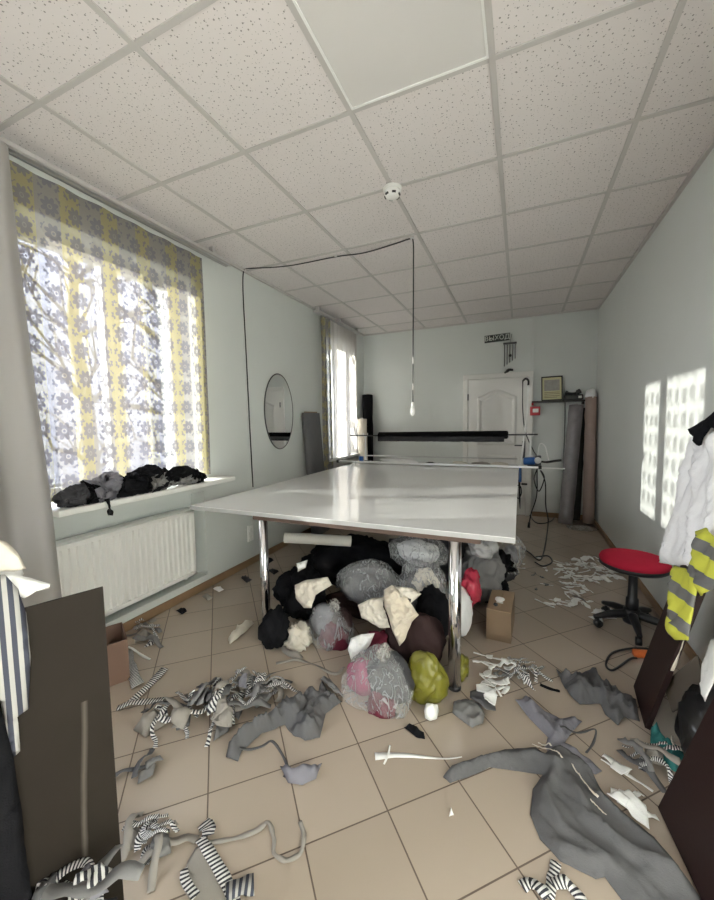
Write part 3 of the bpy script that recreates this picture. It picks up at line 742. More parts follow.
# ================================================================= CUTTING TABLE
TX0, TX1, TY0, TY1, TZ = -0.06, 1.91, 0.745, 3.72, 0.802
t = thing('cutting_table', 'large white glossy cutting table on chrome legs', 'table', (0.9, 2.2, 0))
def rel(bm): bmesh.ops.translate(bm, vec=(-0.9, -2.2, 0), verts=bm.verts[:]); return bm
link('tabletop', rel(box(B(), TX0, TX1, TY0, TY1, TZ - 0.003, TZ, 0.001)), M['tabletop'], t)
link('edge_band', rel(box(B(), TX0 + 0.001, TX1 - 0.001, TY0 + 0.001, TY1 - 0.001, TZ - 0.026, TZ - 0.003)), M['edge'], t)
for x, y in ((0.50, 0.775), (1.64, 0.775), (0.50, 3.6), (1.64, 3.6)):
    lg = link('leg', rel(tube(B(), [(x, y, 0.012), (x, y, TZ - 0.05)], 0.031 if x > 1 else 0.0265, 20)), M['chrome'], t, True)
    link('foot_cap', rel(lathe(B(), [(0.031, 0.0), (0.033, 0.004), (0.031, 0.02)], 20, (x, y, 0))), M['black'], lg, True)
bm = B(); box(bm, 0.44, 1.76, 0.755, 0.80, TZ - 0.05, TZ - 0.026); box(bm, 0.44, 1.76, 3.575, 3.62, TZ - 0.05, TZ - 0.026)
box(bm, 0.47, 0.52, 0.78, 3.6, TZ - 0.051, TZ - 0.0262); box(bm, 1.62, 1.67, 0.78, 3.6, TZ - 0.051, TZ - 0.0262)
link('under_frame', rel(bm), M['brown_rail'], t)

# ---- spreading machine at the far end of the table
SY = 3.45
t = thing('cloth_spreader', 'rail and rod frame of the cloth spreading machine across the table end', 'machine', (0.9, SY, TZ))
def r2(bm): bmesh.ops.translate(bm, vec=(-0.9, -SY, -TZ), verts=bm.verts[:]); return bm
link('cross_rail', r2(box(B(), -0.25, 2.12, SY - 0.13, SY - 0.095, TZ + 0.012, TZ + 0.035, 0.004)), M['alu'], t)
link('guide_rail', r2(box(B(), 1.0, 2.36, SY - 0.05, SY - 0.025, TZ + 0.002, TZ + 0.016, 0.003)), M['plastic_white'], t)
for x in (-0.26, 2.12): link('end_cap', r2(box(B(), x - 0.016, x + 0.016, SY - 0.135, SY - 0.09, TZ + 0.006, TZ + 0.045, 0.004)), M['black'], t)
link('thin_rod', r2(tube(B(), [(0.05, SY + 0.12, TZ + 0.085), (1.90, SY + 0.12, TZ + 0.085)], 0.007)), M['steel'], t, True)
for x0_, x1_ in ((-0.16, 0.2385), (1.8015, 2.10)): link('carrier_rod', r2(tube(B(), [(x0_, SY + 0.06, 1.158 if x0_ < 0 else 1.165), (x1_, SY + 0.06, 1.155 if x0_ < 0 else 1.168)], 0.0085)), M['darkgrey'], t, True)
for x in (0.06, 2.03):
    bm = B(); tube(bm, [(x, SY + 0.06, 0.94 if x > 1 else TZ), (x, SY + 0.06, 1.15)], 0.012); tube(bm, smooth_path([(x - 0.03, SY + 0.06, 1.19), (x - 0.025, SY + 0.06, 1.155), (x, SY + 0.06, 1.145), (x + 0.025, SY + 0.06, 1.155), (x + 0.03, SY + 0.06, 1.19)]), 0.006)
    if x < 1: box(bm, x - 0.05, x + 0.05, SY - 0.04, SY + 0.13, TZ, TZ + 0.012); 
    else: box(bm, x - 0.03, x + 0.03, SY + 0.048, SY + 0.10, 0.87, 0.94, 0.005)
    link('rod_stand', r2(bm), M['plastic_white'], t, False)
link('clamp', r2(box(B(), 0.00, 0.05, SY - 0.02, SY + 0.02, TZ + 0.012, TZ + 0.085, 0.006)), M['blue'], t)
link('clamp', r2(box(B(), 0.085, 0.16, SY - 0.06, SY - 0.03, TZ + 0.012, TZ + 0.04, 0.006)), M['black'], t)
o = link('fabric_roll', tube(B(), [(-0.78, 0, 0), (-0.77, 0, 0), (0.77, 0, 0.01), (0.78, 0, 0.01)], [0.03, 0.046, 0.046, 0.03], 24), G['roll_black'], None, True); o.location = (1.02, SY + 0.06, 1.155)
tag(o, 'long black cloth roll threaded on the rod above the table end', 'fabric roll')
bm = B(); o = cloth('cloth_flap', [(-0.77, -0.03), (0.5, -0.03), (0.74, -0.028), (0.74, 0.03), (-0.77, 0.03)], G['grey_dark'], Matrix.Translation((1.02, SY + 0.012, 1.115)) @ Matrix.Rotation(PI / 2, 4, 'X'), res=0.03, amp=0.004, freq=5, edge=0.01)
o.name = 'cloth_tail'; rl = bpy.data.objects['fabric_roll']; o.parent = rl; o.matrix_parent_inverse = rl.matrix_basis.inverted()

# cutter with its blue motor
t = thing('cutting_machine', 'blue end cutting machine with white wheel and black handle at table corner', 'machine', (2.05, SY, TZ))
bm = B(); tube(bm, [(-0.09, 0, 0.075), (-0.08, 0, 0.075), (0.02, 0, 0.08), (0.03, 0, 0.08)], [0.03, 0.042, 0.042, 0.034], 20); link('motor', bm, M['blue'], t, True)
bm = B(); tube(bm, [(0.052, -0.02, 0.09), (0.052, -0.05, 0.09)], 0.034, 24); link('blade_guard', bm, M['plastic_white'], t, True)
link('gear_case', box(B(), 0.025, 0.085, -0.025, 0.03, 0.03, 0.14, 0.008), M['darkgrey'], t)
bm = B(); tube(bm, smooth_path([(0.08, 0, 0.075), (0.14, 0, 0.07), (0.22, 0, 0.085), (0.28, 0, 0.095)]), [0.011] * 8 + [0.013] * 17, 12); link('handle', bm, M['black'], t, True)
link('carriage', box(B(), -0.05, 0.06, -0.04, 0.04, 0.0175, 0.035, 0.004), M['black'], t)
wire('cable_loop', [(0.05, 0.02, 0.13), (0.07, 0.02, 0.26), (0.12, 0.02, 0.24), (0.15, 0.01, 0.12), (0.16, 0, 0.09)], 0.006, M['plastic_white'], t)

t = thing('power_pole', 'tall thin white pole with black hook holding the cable at table corner', 'pole', (1.945, SY + 0.105, 0.45))
bm = B(); tube(bm, smooth_path([(0, 0, 0), (-0.01, 0, 0.35), (0.012, 0, 0.6), (0.045, 0, 1.0), (0.052, 0, 1.26)]), 0.0115, 10); link('pole_tube', bm, M['plastic_white'], t, True)
bm = B(); tube(bm, smooth_path([(0.052, 0, 1.25), (0.052, 0, 1.31), (0.025, 0, 1.335), (-0.005, 0, 1.31)]), 0.011, 10); link('hook', bm, M['black'], t, True)
wire('cord', [(-0.005, 0, 1.31), (0.0, 0.01, 1.0), (0.03, 0.01, 0.75), (0.11, 0, 0.55), (0.15, -0.02, 0.48)], 0.0055, None, t)
bm = B(); box(bm, -0.03, 0.0, -0.03, 0.03, 0.18, 0.36, 0.006); link('pole_clamp', bm, M['blue'], t)
bm = B(); tube(bm, [(-0.02, 0, 0.2), (-0.015, 0, -0.05), (-0.01, 0, -0.13)], [0.014, 0.01, 0.004], 8); box(bm, -0.005, 0.06, -0.01, 0.01, 0.145, 0.165, 0.003); link('clamp_screw', bm, M['black'], t)
bm = B(); tube(bm, smooth_path([(-0.05, -.02, 0.12), (-0.055, -.02, 0.04), (-0.03, -.02, -0.01), (0.0, -.02, 0.05), (-0.01, -.02, 0.13), (-0.05, -.02, 0.14)]), 0.006, 8); link('coiled_wire', bm, M['cable'], t, True)
# hanging and floor cables
q0 = Vector((2.10, SY, 0.80))
o = wire('power_cable', [q0, q0 + Vector((-0.03, 0, -0.12)), q0 + Vector((0.02, 0, -0.25)), q0 + Vector((0.07, 0, -0.1)), q0 + Vector((0.03, 0, -0.02)), q0 + Vector((0.08, 0, -0.15)), q0 + Vector((0.09, 0, -0.4)), fl(548, 530) + Vector((0, 0, .1)), fl(545, 546, .01), fl(540, 560, .01), fl(530, 553, .01), fl(520, 547, .01)], 0.006)
tag(o, 'black power cable drooping from the cutting machine to the floor', 'cable')
o = wire('power_cable', [q0 + Vector((0.0, 0.03, 0)), q0 + Vector((0.0, 0.03, -0.3)), q0 + Vector((-0.05, 0.03, -0.5)), q0 + Vector((-0.07, .03, -0.62))], 0.006)
tag(o, 'short black cable with plug dangling under the cutting machine', 'cable')
link('plug', tube(B(), [q0 + Vector((-0.07, .03, -0.61)), q0 + Vector((-0.074, .03, -0.67))], [0.012, 0.015], 10), M['black'], o, True)
o = wire('power_cable', [fl(536, 557, .008), fl(548, 556, .008), fl(552, 562, .008), fl(543, 566, .008), fl(535, 562, .008)], 0.006)
tag(o, 'loop of black cable lying on the floor behind the white scraps', 'cable')
o = wire('power_cable', [fl(527, 512, .01), fl(537, 523, .01), fl(551, 521, .01), fl(556, 514, .01)], 0.006)
tag(o, 'thin cable curving along the floor before the back skirting', 'cable')

# white plastic and cloth left on the far end of the table
def on_table(x, y): return at(x, y, 2, TZ)
floor_z[0] = TZ
o = blob('plastic_sheet', (0.52, 3.475, TZ + 0.03), (0.25, 0.045, 0.04), G['whitebag'], 3, 0.35, 2.5); tag(o, 'crumpled white plastic sheet on the far end of the table', 'plastic sheet')
o = blob('cloth_scrap', (0.93, 3.45, TZ + 0.015), (0.07, 0.03, 0.022), G['black'], 4, 0.4, 2, 3); tag(o, 'small black cloth scrap on the far end of the table', 'scrap')
for k, (x, r_) in enumerate(((1.25, .09), (1.5, .11), (1.7, .1))):
    o = blob('cloth_scrap', (x, 3.64, TZ + 0.015), (r_, 0.03, 0.02), (G['offwhite'], G['taupe'], G['offwhite'])[k], 6 + k, 0.4, 2, 3)
    tag(o, ('cream cloth scrap on the table end under the black roll', 'taupe cloth scrap on the table end beside the thin rod', 'cream cloth scrap at the table corner by the cutting machine')[k], 'scrap')
floor_z[0] = 0.0

# ================================================================= BACK WALL THINGS
sp_ = at(497, 338, 1, YB - 0.01)
t = thing('exit_sign', 'small dark exit sign with white letters above the door', 'sign', sp_, rz=0)
t.rotation_euler = (0, math.radians(-2), 0)
link('sign_plate', box(B(), -0.165, 0.165, -0.004, 0.01, -0.05, 0.05, 0.002), M['sign_black'], t)
def text_mesh(txt, size, name, mat, parent, loc, rot):
    cu = bpy.data.curves.new(name, 'FONT'); cu.body = txt; cu.size = size; cu.align_x = 'CENTER'; cu.align_y = 'CENTER'; cu.extrude = 0.0008
    ob = bpy.data.objects.new(name + '_tmp', cu); C.objects.link(ob)
    dg = bpy.context.evaluated_depsgraph_get(); me = bpy.data.meshes.new_from_object(ob.evaluated_get(dg))
    bpy.data.objects.remove(ob); me.materials.clear(); me.materials.append(mat)
    o = bpy.data.objects.new(name, me); C.objects.link(o); o.parent = parent; o.location = loc; o.rotation_euler = rot
    return o
text_mesh('ВЫХОД', 0.088, 'lettering', M['sign_white'], t, (0, -0.0052, 0), (PI / 2, 0, 0))

cp = at(510, 343, 1, YB - 0.06)
t = thing('wind_chime', 'wind chime of thin metal tubes hanging above the door', 'wind chime', cp)
link('top_bar', box(B(), -0.085, 0.085, -0.03, 0.03, -0.012, 0.006, 0.003), M['darkgrey'], t)
link('hanging_string', tube(B(), [(0.0, 0, 0.0), (0.02, 0.03, 0.12), (0.02, 0.06, 0.13)], 0.003, 6), M['darkgrey'], t)
for k in range(5): link('chime_tube', tube(B(), [(-0.068 + k * 0.034, 0, -0.02), (-0.068 + k * 0.034, 0, -0.31 + 0.024 * k)], 0.006, 8), M['darkgrey'], t, True)
link('clapper', lathe(B(), [(0.004, -0.02), (0.02, -0.01), (0.02, 0.01), (0.004, 0.02)], 14, (0.005, -0.012, -0.17)), M['black'], t, True)
dp = at(509, 376, 1, YB - 0.05)
bm = B(); tube(bm, smooth_path([(-0.06, 0, -0.02), (-0.03, 0, -0.005), (0.0, -0.005, 0.02), (0.05, 0, 0.015)]), [.014] * 9 + [.02] * 8 + [.016] * 8, 10)
o = link('door_closer', bm, M['black'], None, True, Matrix.Translation((dp.x, YB - 0.03, DH + 0.0165))); tag(o, 'small black door contact on the door frame top', 'fitting')

sh = at(557, 403.5, 1, YB - 0.07)
t = thing('wall_shelf', 'narrow dark wall shelf right of the door', 'shelf', (2.36, YB - 0.08, 1.565))
link('shelf_board', box(B(), -0.30, 0.32, -0.07, 0.08, -0.01, 0.01, 0.002), M['shelfwood'], t)
for x in (-0.29, 0.3): link('bracket', box(B(), x - 0.012, x + 0.012, 0.0, 0.08, -0.045, -0.01, 0.002), M['red'] if x < 0 else M['shelfwood'], t)
t = thing('certificate_frame', 'black framed certificate with yellow lower half standing on the shelf', 'picture frame', (2.30, YB - 0.09, 1.577))
t.rotation_euler = (math.radians(-6), math.radians(-1), 0)
bm = B()
box(bm, -0.125, 0.125, -0.01, 0.008, 0, 0.014); box(bm, -0.125, 0.125, -0.01, 0.008, 0.306, 0.32); box(bm, -0.125, -0.111, -0.01, 0.008, 0.0, 0.32); box(bm, 0.111, 0.125, -0.01, 0.008, 0.0, 0.32)
link('frame_border', bm, M['black'], t)
link('paper', box(B(), -0.112, 0.112, -0.004, 0.006, 0.012, 0.308), M['paper_yellow'], t)
link('photo_print', box(B(), -0.09, 0.09, -0.0055, -0.004, 0.13, 0.275), M['paper_grey'], t)
bm = B()
for z in (0.105, 0.085, 0.06, 0.04): box(bm, -0.09, 0.09 - 0.03 * (z < 0.05), -0.0055, -0.004, z, z + 0.006)
link('printed_lines', bm, M['carton_dim'], t)
t = thing('desk_telephone', 'black desk telephone with handset on the shelf', 'telephone', (2.54, YB - 0.09, 1.575))
link('phone_body', box(B(), -0.10, 0.11, -0.05, 0.06, 0, 0.07, 0.012), M['black'], t)
bm = B(); tube(bm, smooth_path([(-0.09, -0.02, 0.10), (-0.04, -0.02, 0.085), (0.02, -0.02, 0.085), (0.08, -0.02, 0.115)]), [.026] * 5 + [.016] * 14 + [.03] * 6, 12); link('handset', bm, M['black'], t, True)
link('display', box(B(), 0.055, 0.095, -0.053, -0.049, 0.02, 0.05), M['sign_white'], t)
o = wire('phone_cable', [(2.46, YB - 0.015, 1.55), (2.463, YB - 0.012, 1.2), (2.46, YB - 0.012, 0.8), (2.46, YB - 0.02, 0.5)], 0.005); tag(o, 'thin dark cable running down the wall from the shelf', 'cable')
fp = at(535, 411, 1, YB)
t = thing('fire_call_point', 'red fire alarm call point on the wall beside the door', 'alarm', fp)
link('alarm_case', box(B(), -0.062, 0.062, -0.045, 0, -0.06, 0.06, 0.006), M['red'], t)
link('press_plate', box(B(), -0.03, 0.04, -0.049, -0.044, -0.02, 0.03, 0.002), M['plastic_white'], t)

# rolls leaning in corners
def roll(p0, p1, r, mat, label, core=None, seed=0, name='fabric_roll', squash=None, cat='fabric roll'):
    p0 = Vector(p0); p1 = Vector(p1); d = (p1 - p0)
    n = 14; P = [p0 + d * k / n for k in range(n + 1)]
    rr = [r * (1 + 0.07 * noise.noise((k * .6, seed, 0))) for k in range(n + 1)]
    bm = B(); tube(bm, P, rr, 28)
    for v in bm.verts: v.co += Vector((noise.noise(v.co * 9), noise.noise(v.co * 9 + Vector((5, 5, 5))), 0)) * 0.008
    t = thing(name, label, cat, p0)
    for v in bm.verts: v.co -= p0
    link('wound_cloth', bm, mat, t, True)
    u = d.normalized(); bm = B(); tube(bm, [-u * 0.01, d + u * 0.018], r * 0.28, 14); link('cardboard_core', bm, core or M['tube'], t, True)
    return t
roll((2.46, 4.22, 0.03), (2.565, 4.42, 1.50), 0.080, G['roll_lilac'], 'lilac grey plastic-wrapped fabric roll leaning in the back corner', seed=1)
roll((2.60, 4.45, 0.03), (2.645, 4.555, 1.47), 0.048, G['roll_dark'], 'dark green-grey fabric roll between the wrapped and dusty pink rolls', seed=2)
pk = roll((2.722, 4.33, 0.03), (2.732, 4.47, 1.60), 0.064, G['roll_pink'], 'dusty pink fabric roll with white plastic over its top, tight in the back corner', seed=3)
blob('plastic_wrap', (0.008, 0.14, 1.59), (0.064, 0.066, 0.08), G['whitebag'], 5, .3, 2.2, 3, pk, floor=False)
o = blob('plastic_sheet', (2.62, 4.08, 0.02), (0.16, 0.07, 0.03), M['clear_thick'], 6, .5, 2.5); tag(o, 'clear plastic film on the floor at the foot of the corner rolls', 'plastic sheet')
roll((-0.28, 4.42, 0.03), (-0.30, 4.50, 1.76), 0.085, G['roll_black'], 'tall black fabric roll in the corner by the far curtain', seed=4)
roll((-0.27, 4.22, 0.03), (-0.295, 4.24, 1.38), 0.075, G['offwhite'], 'shorter cream fabric roll standing in front of the black roll', seed=5)
# the flat grey bolt against the left wall
g = thing('fabric_bolt', 'flat charcoal fabric bolt leaning on the wall between mirror and far curtain', 'fabric bolt', (-0.30, 2.84, 0))
bm = B(); n = 28
for k in range(n + 1):
    pass
lo = []; hi = []
for k in range(n):
    a = 2 * PI * k / n; cx = 0.045 * math.copysign(abs(math.cos(a)) ** .6, math.cos(a)); cy = 0.165 * math.copysign(abs(math.sin(a)) ** .45, math.sin(a))
    lo.append(bm.verts.new((cx + 0.02, cy * 1.15 + 0.03, 0.004))); hi.append(bm.verts.new((cx - 0.05, cy - 0.02, 1.45)))
for k in range(n): bm.faces.new((lo[k], lo[(k + 1) % n], hi[(k + 1) % n], hi[k]))
bm.faces.new(lo[::-1]); bm.faces.new(hi); link('wound_cloth', bm, G['roll_grey'], g, False)
link('bolt_board', box(B(), -0.056, -0.044, -0.16, 0.12, 1.44, 1.465), M['carton_dim'], g)

# ================================================================= STOOL
sx_, sy_ = 2.585, 1.735
t = thing('swivel_stool', 'round red padded stool on a black star base', 'stool', (sx_, sy_, -0.0), rz=math.radians(20))
link('seat', lathe(B(), [(0.165, 0.418), (0.178, 0.425), (0.184, 0.445), (0.176, 0.462), (0.14, 0.472), (0.06, 0.476), (0.001, 0.477)], 40), M['redcloth'], t, True)
link('seat_pan', lathe(B(), [(0.10, 0.385), (0.165, 0.398), (0.183, 0.412), (0.184, 0.428), (0.17, 0.43)], 40), M['black'], t, True)
link('column', lathe(B(), [(0.036, 0.10), (0.034, 0.2), (0.026, 0.21), (0.024, 0.34), (0.028, 0.39)], 20), M['black'], t, True)
link('hub', lathe(B(), [(0.045, 0.045), (0.05, 0.06), (0.045, 0.13), (0.036, 0.135)], 20), M['black'], t, True)
for k in range(5):
    a = 2 * PI * k / 5 + 0.55
    bm = B(); ca, sa = math.cos(a), math.sin(a)
    P = [Vector((ca * .03, sa * .03, .10)), Vector((ca * .12, sa * .12, .092)), Vector((ca * .17, sa * .17, .080)), Vector((ca * .22, sa * .22, .066))]
    tube(bm, smooth_path(P, 4), [.028 - .0012 * q for q in range(13)], 10); lg = link('leg', bm, M['black'], t, True)
    bm = B(); tube(bm, [(ca * .195, sa * .195, .055), (ca * .195, sa * .195, .04)], .008); tube(bm, [Vector((ca * .195 - sa * .014, sa * .195 + ca * .014, .025)), Vector((ca * .195 + sa * .014, sa * .195 - ca * .014, .025))], .024, 16)
    link('caster', bm, M['black'], lg, True)

# extension lead behind the leaning board
t = thing('extension_lead', 'orange plug of a looped black lead on the floor by the stool', 'cable', fl(642, 657))
c0 = fl(642, 657)
bm = B(); box(bm, -0.045, 0.045, -0.02, 0.02, 0.002, 0.036, 0.008); bmesh.ops.rotate(bm, cent=(0, 0, 0), matrix=Matrix.Rotation(0.25, 3, 'Z'), verts=bm.verts[:]); link('plug', bm, M['orange'], t, True)
wire('lead', [fl(637, 658, .015) - c0, fl(630, 659, .01) - c0, fl(613, 670, .008) - c0, fl(606, 664, .008) - c0, fl(614, 652, .008) - c0, fl(640, 648, .008) - c0, fl(662, 652, .008) - c0], 0.0055, None, t)

# ================================================================= LEANING BOARDS, COAT, HI-VIS (right)
def board(name, b0, b1, wdir, ln, x_top, thick, label):
    b0 = Vector(b0); w = Vector(b1) - b0; up = Vector((x_top - b0.x, 0, 0)); up.z = math.sqrt(ln ** 2 - up.x ** 2)
    nrm = w.cross(up).normalized()
    if nrm.x < 0: nrm = -nrm
    t = thing(name, label, 'board', b0); bm = B()
    v = [bm.verts.new(q) for q in (Vector(), w, w + up, up)] + [bm.verts.new(q + nrm * thick) for q in (Vector(), w, w + up, up)]
    for f in ((0, 1, 2, 3), (7, 6, 5, 4), (0, 4, 5, 1), (1, 5, 6, 2), (2, 6, 7, 3), (3, 7, 4, 0)): bm.faces.new([v[i] for i in f])
    lift = max(0, -min((q.co.z for q in bm.verts)))
    for q in bm.verts: q.co.z += lift
    bmesh.ops.bevel(bm, geom=bm.edges[:], offset=0.0015, segments=1, affect='EDGES')
    link('panel', bm, M['board'], t)
    bm = B(); e = 0.004
    tube(bm, [w * .5 + up * .985 + nrm * (-0.001) + Vector((0, 0, lift)), w * .5 + up * .985 + nrm * (-0.006) + Vector((0, 0, lift))], 0.008, 12); link('cap_screw', bm, M['darkgrey'], t)
    return t
board('wooden_board', (2.455, 1.115, 0), (2.43, 0.83, 0), None, 1.27, 2.765, 0.02, 'dark brown board behind the hanging coat, leaning on the wall')
board('wooden_board', (2.37, 0.445, 0), (2.40, 0.16, 0), None, 1.02, 2.66, 0.02, 'dark brown board in the lower right corner, nearest the camera')
BP = Vector((2.385, 1.0, 0)); BU = Vector((0, -1, 0)); BV = Vector((0.25, 0, 1.23)).normalized()
t = plane_cloth('lab_coat', [(704, 425), (718, 418), (760, 430), (765, 560), (716, 585), (704, 578), (690, 566), (676, 566), (661, 563), (668, 545), (680, 505), (690, 470)], G['coatwhite'], BP, BU, BV, amp=0.022, freq=11, res=0.012, base=0.008, thick=0.005, seed=3, uvrot=0.12, stretch=(1.6, 0.12), edge=0.03,
    ridges=[([(702, 440), (690, 500), (676, 560)], 0.03, 0.022), ([(712, 440), (706, 520), (700, 570)], 0.035, 0.02), ([(730, 440), (725, 570)], 0.03, 0.03)])
t.name = 'lab_coat'; tag(t, 'white cotton coat draped over the dark brown board by the right wall', 'coat')
o = plane_cloth('coat_collar', [(697, 432), (706, 422), (722, 408), (745, 412), (745, 440), (714, 428), (710, 434), (704, 447), (700, 446)], G['black'], BP + Vector((-0.055, 0, 0)), BU, BV, amp=0.03, freq=8, res=0.015, base=0.01, thick=0.012, seed=5)
o.name = 'black_scarf'; tag(o, 'black garment slung over the shoulder of the white coat', 'garment')
o = plane_cloth('safety_vest', [(676, 566), (691, 570), (698, 556), (698, 532), (708, 528), (718, 540), (745, 555), (745, 592), (718, 590), (704, 597), (699, 588), (694, 614), (689, 641), (678, 641), (671, 635), (673, 600)], M['hivis'], BP + Vector((-0.085, 0, 0)), BU, BV, amp=0.018, freq=9, res=0.014, base=0.006, thick=0.005, seed=7, stretch=(1.5, 0.3), edge=0.02,
    ridges=[([(683, 572), (681, 638)], 0.018, 0.014), ([(706, 540), (708, 592)], 0.02, 0.014)])
carve(o, [bvh(bpy.data.objects['lab_coat'])], 0.008); tag(o, 'yellow high-visibility vest with grey bands hanging under the white coat', 'vest')
o = ribbon('coat_string', [at(684, 640, 0, 2.44), at(679, 655, 0, 2.43), at(672, 672, 0, 2.42)], 0.012, G['offwhite'], twist=0.3); o.location.z = 0
o.name = 'cotton_tape'; tag(o, 'pale cotton tape dangling below the yellow vest', 'tape')
# fill between the boards
o = blob('bin_bag', (2.62, 0.66, 0.17), (0.13, 0.17, 0.18), simple('bin_bag_film', (0.008, 0.008, 0.009), 0.3), 11, .25, 2.2); tag(o, 'black bin bag slumped between the two dark brown boards', 'bag')
bm = B(); P = [at(663, 684, 0, 2.50), at(697, 655, 0, 2.58), at(706, 690, 0, 2.60), at(672, 712, 0, 2.52)]
c0 = sum(P, Vector()) / 4
v = [bm.verts.new(q - c0) for q in P]; bm.faces.new(v); r_ = bmesh.ops.extrude_face_region(bm, geom=bm.faces[:]); bmesh.ops.translate(bm, vec=(0.006, 0.004, -0.004), verts=[q for q in r_['geom'] if isinstance(q, bmesh.types.BMVert)])
o = link('cardboard_flap', bm, M['carton_dark'], None, False, Matrix.Translation(c0)); tag(o, 'brown cardboard sheet tilted between the two leaning boards', 'cardboard')
o = plane_cloth('white_trim', [(714, 640), (722, 640), (722, 668), (706, 702), (702, 690), (704, 665)], G['white'], (2.52, 0.45, 0.4), (0, -1, 0), (0.2, 0, 1), amp=0.01, freq=9, res=0.012, base=0.004, seed=3)
o.name = 'cloth_strip'; tag(o, 'curved white cloth strip hanging beside the front leaning board', 'cloth')
o = floor_cloth('cloth_scrap', [(651, 728), (663, 738), (672, 752), (681, 752), (684, 762), (676, 775), (664, 768), (650, 752)], G['teal'], amp=0.05, freq=9, res=0.012, base=0.01, seed=4); tag(o, 'teal cloth spilling out between the leaning boards', 'cloth')
o = floor_ribbon('cord_loop', [(671, 756), (673, 748), (682, 747), (684, 758), (676, 762), (671, 756)], 0.008, G['offwhite'], z=0.06, twist=.2); o.name = 'cotton_tape'; tag(o, 'looped pale tape lying on the teal cloth', 'tape')

# ================================================================= BIG CARTON, STRIPED CLOTH (left)
hb = 0.93; K = at(103, 587, 2, hb); K2 = at(30, 607, 2, hb)
ed = (K2 - K).normalized(); bx = Vector((-ed.y, ed.x, 0)); bx = -bx if bx.x > 0 else bx
LB, WB = 0.62, 0.45
t = thing('cardboard_sheet', 'tall dark brown cardboard sheet standing in the lower left corner, with a pale crease', 'cardboard sheet', (K.x, K.y, 0))
def slab(a, b, z0, z1, th, inn):
    bm = B(); a = Vector(a); b = Vector(b); inn = Vector(inn).normalized() * th
    v = [bm.verts.new(q) for q in (a + Vector((0, 0, z0)), b + Vector((0, 0, z0)), b + Vector((0, 0, z1)), a + Vector((0, 0, z1)), a + inn + Vector((0, 0, z0)), b + inn + Vector((0, 0, z0)), b + inn + Vector((0, 0, z1)), a + inn + Vector((0, 0, z1)))]
    for f in ((0, 1, 2, 3), (7, 6, 5, 4), (0, 4, 5, 1), (1, 5, 6, 2), (2, 6, 7, 3), (3, 7, 4, 0)): bm.faces.new([v[i] for i in f])
    return bm
def carton_face():
    m, nt, b = new_mat('dark_carton_with_crease')
    t_ = nd(nt, 'ShaderNodeTexCoord'); sp = nd(nt, 'ShaderNodeSeparateXYZ'); nt.links.new(t_.outputs['Object'], sp.inputs[0])
    n = nd(nt, 'ShaderNodeTexNoise'); n.inputs['Scale'].default_value = 5; n.inputs['Detail'].default_value = 5; nt.links.new(t_.outputs['Object'], n.inputs[0])
    # a pale rubbed crease running down the side
    along = mth(nt, 'ADD', mth(nt, 'MULTIPLY', sp.outputs[0], ed.x), mth(nt, 'MULTIPLY', sp.outputs[1], ed.y))
    line = mth(nt, 'ADD', 0.055, mth(nt, 'MULTIPLY', mth(nt, 'SUBTRACT', 0.62, sp.outputs[2]), 0.06))
    d = mth(nt, 'ABSOLUTE', mth(nt, 'SUBTRACT', along, mth(nt, 'ADD', line, mth(nt, 'MULTIPLY', mth(nt, 'SUBTRACT', n.outputs[0], .5), .01))))
    k = mth(nt, 'MULTIPLY', mth(nt, 'SUBTRACT', 1, mth(nt, 'MINIMUM', 1, mth(nt, 'DIVIDE', d, 0.008))), mth(nt, 'LESS_THAN', sp.outputs[2], 0.66))
    base = mixc(nt, n.outputs[0], (0.016, 0.012, 0.009), (0.024, 0.019, 0.015))
    nt.links.new(mixc(nt, mth(nt, 'MULTIPLY', k, .32), base, (0.24, 0.21, 0.18)), b.inputs['Base Color']); b.inputs['Roughness'].default_value = 0.7; b.inputs['Specular IOR Level'].default_value = 0.15
    return m
link('side_panel', slab((0, 0, 0), ed * LB, 0, hb, 0.006, bx), carton_face(), t)
link('return_flap', slab(ed * LB + bx * .006, ed * LB + bx * .2, 0, hb - 0.002, 0.006, -ed), M['carton_dark'], t)
# clothes on it
BT = Vector((K.x, K.y, hb))
floor_z[0] = hb
cc = BT + bx * 0.2 + ed * 0.24
o = blob('garment', (cc.x, cc.y, hb + 0.035), (0.11, 0.17, 0.06), G['white'], 13, .25, 1.8, rz=math.atan2(ed.y, ed.x)); tag(o, 'white garment heaped behind the top of the dark cardboard sheet', 'garment')
floor_z[0] = 0
nrm_face = -bx
og = BT - bx * 0.012
o = plane_cloth('striped_cloth', [(-25, 575), (5, 574), (18, 588), (26, 612), (30, 650), (29, 707), (17, 715), (20, 750), (12, 758), (8, 735), (0, 700), (-15, 690), (-30, 640)], G['stripe_wide'], og, ed, (0, 0, 1), amp=0.02, freq=6, res=0.012, base=0.004, seed=6, stretch=(1.6, .4))
tag(o, 'navy and white striped cloth hanging over the side of the dark cardboard sheet', 'cloth')
o = plane_cloth('black_cloth', [(-30, 690), (-2, 700), (8, 735), (14, 760), (20, 800), (26, 850), (32, 905), (30, 960), (-60, 960), (-50, 760)], G['black'], og - bx * .004, ed, (0, 0, 1), amp=0.02, freq=5, res=0.02, base=0.003, seed=8)
tag(o, 'black cloth hanging down the dark cardboard sheet below the striped cloth', 'cloth')
o = plane_cloth('cream_cloth', [(-14, 536), (6, 541), (18, 553), (26, 568), (14, 571), (-14, 571)], G['offwhite'], og + bx * .03, ed, (0, 0, 1), amp=0.012, freq=8, res=0.010, base=0.004, seed=19)
tag(o, 'smooth cream cloth peak at the left edge above the white sleeve', 'garment')
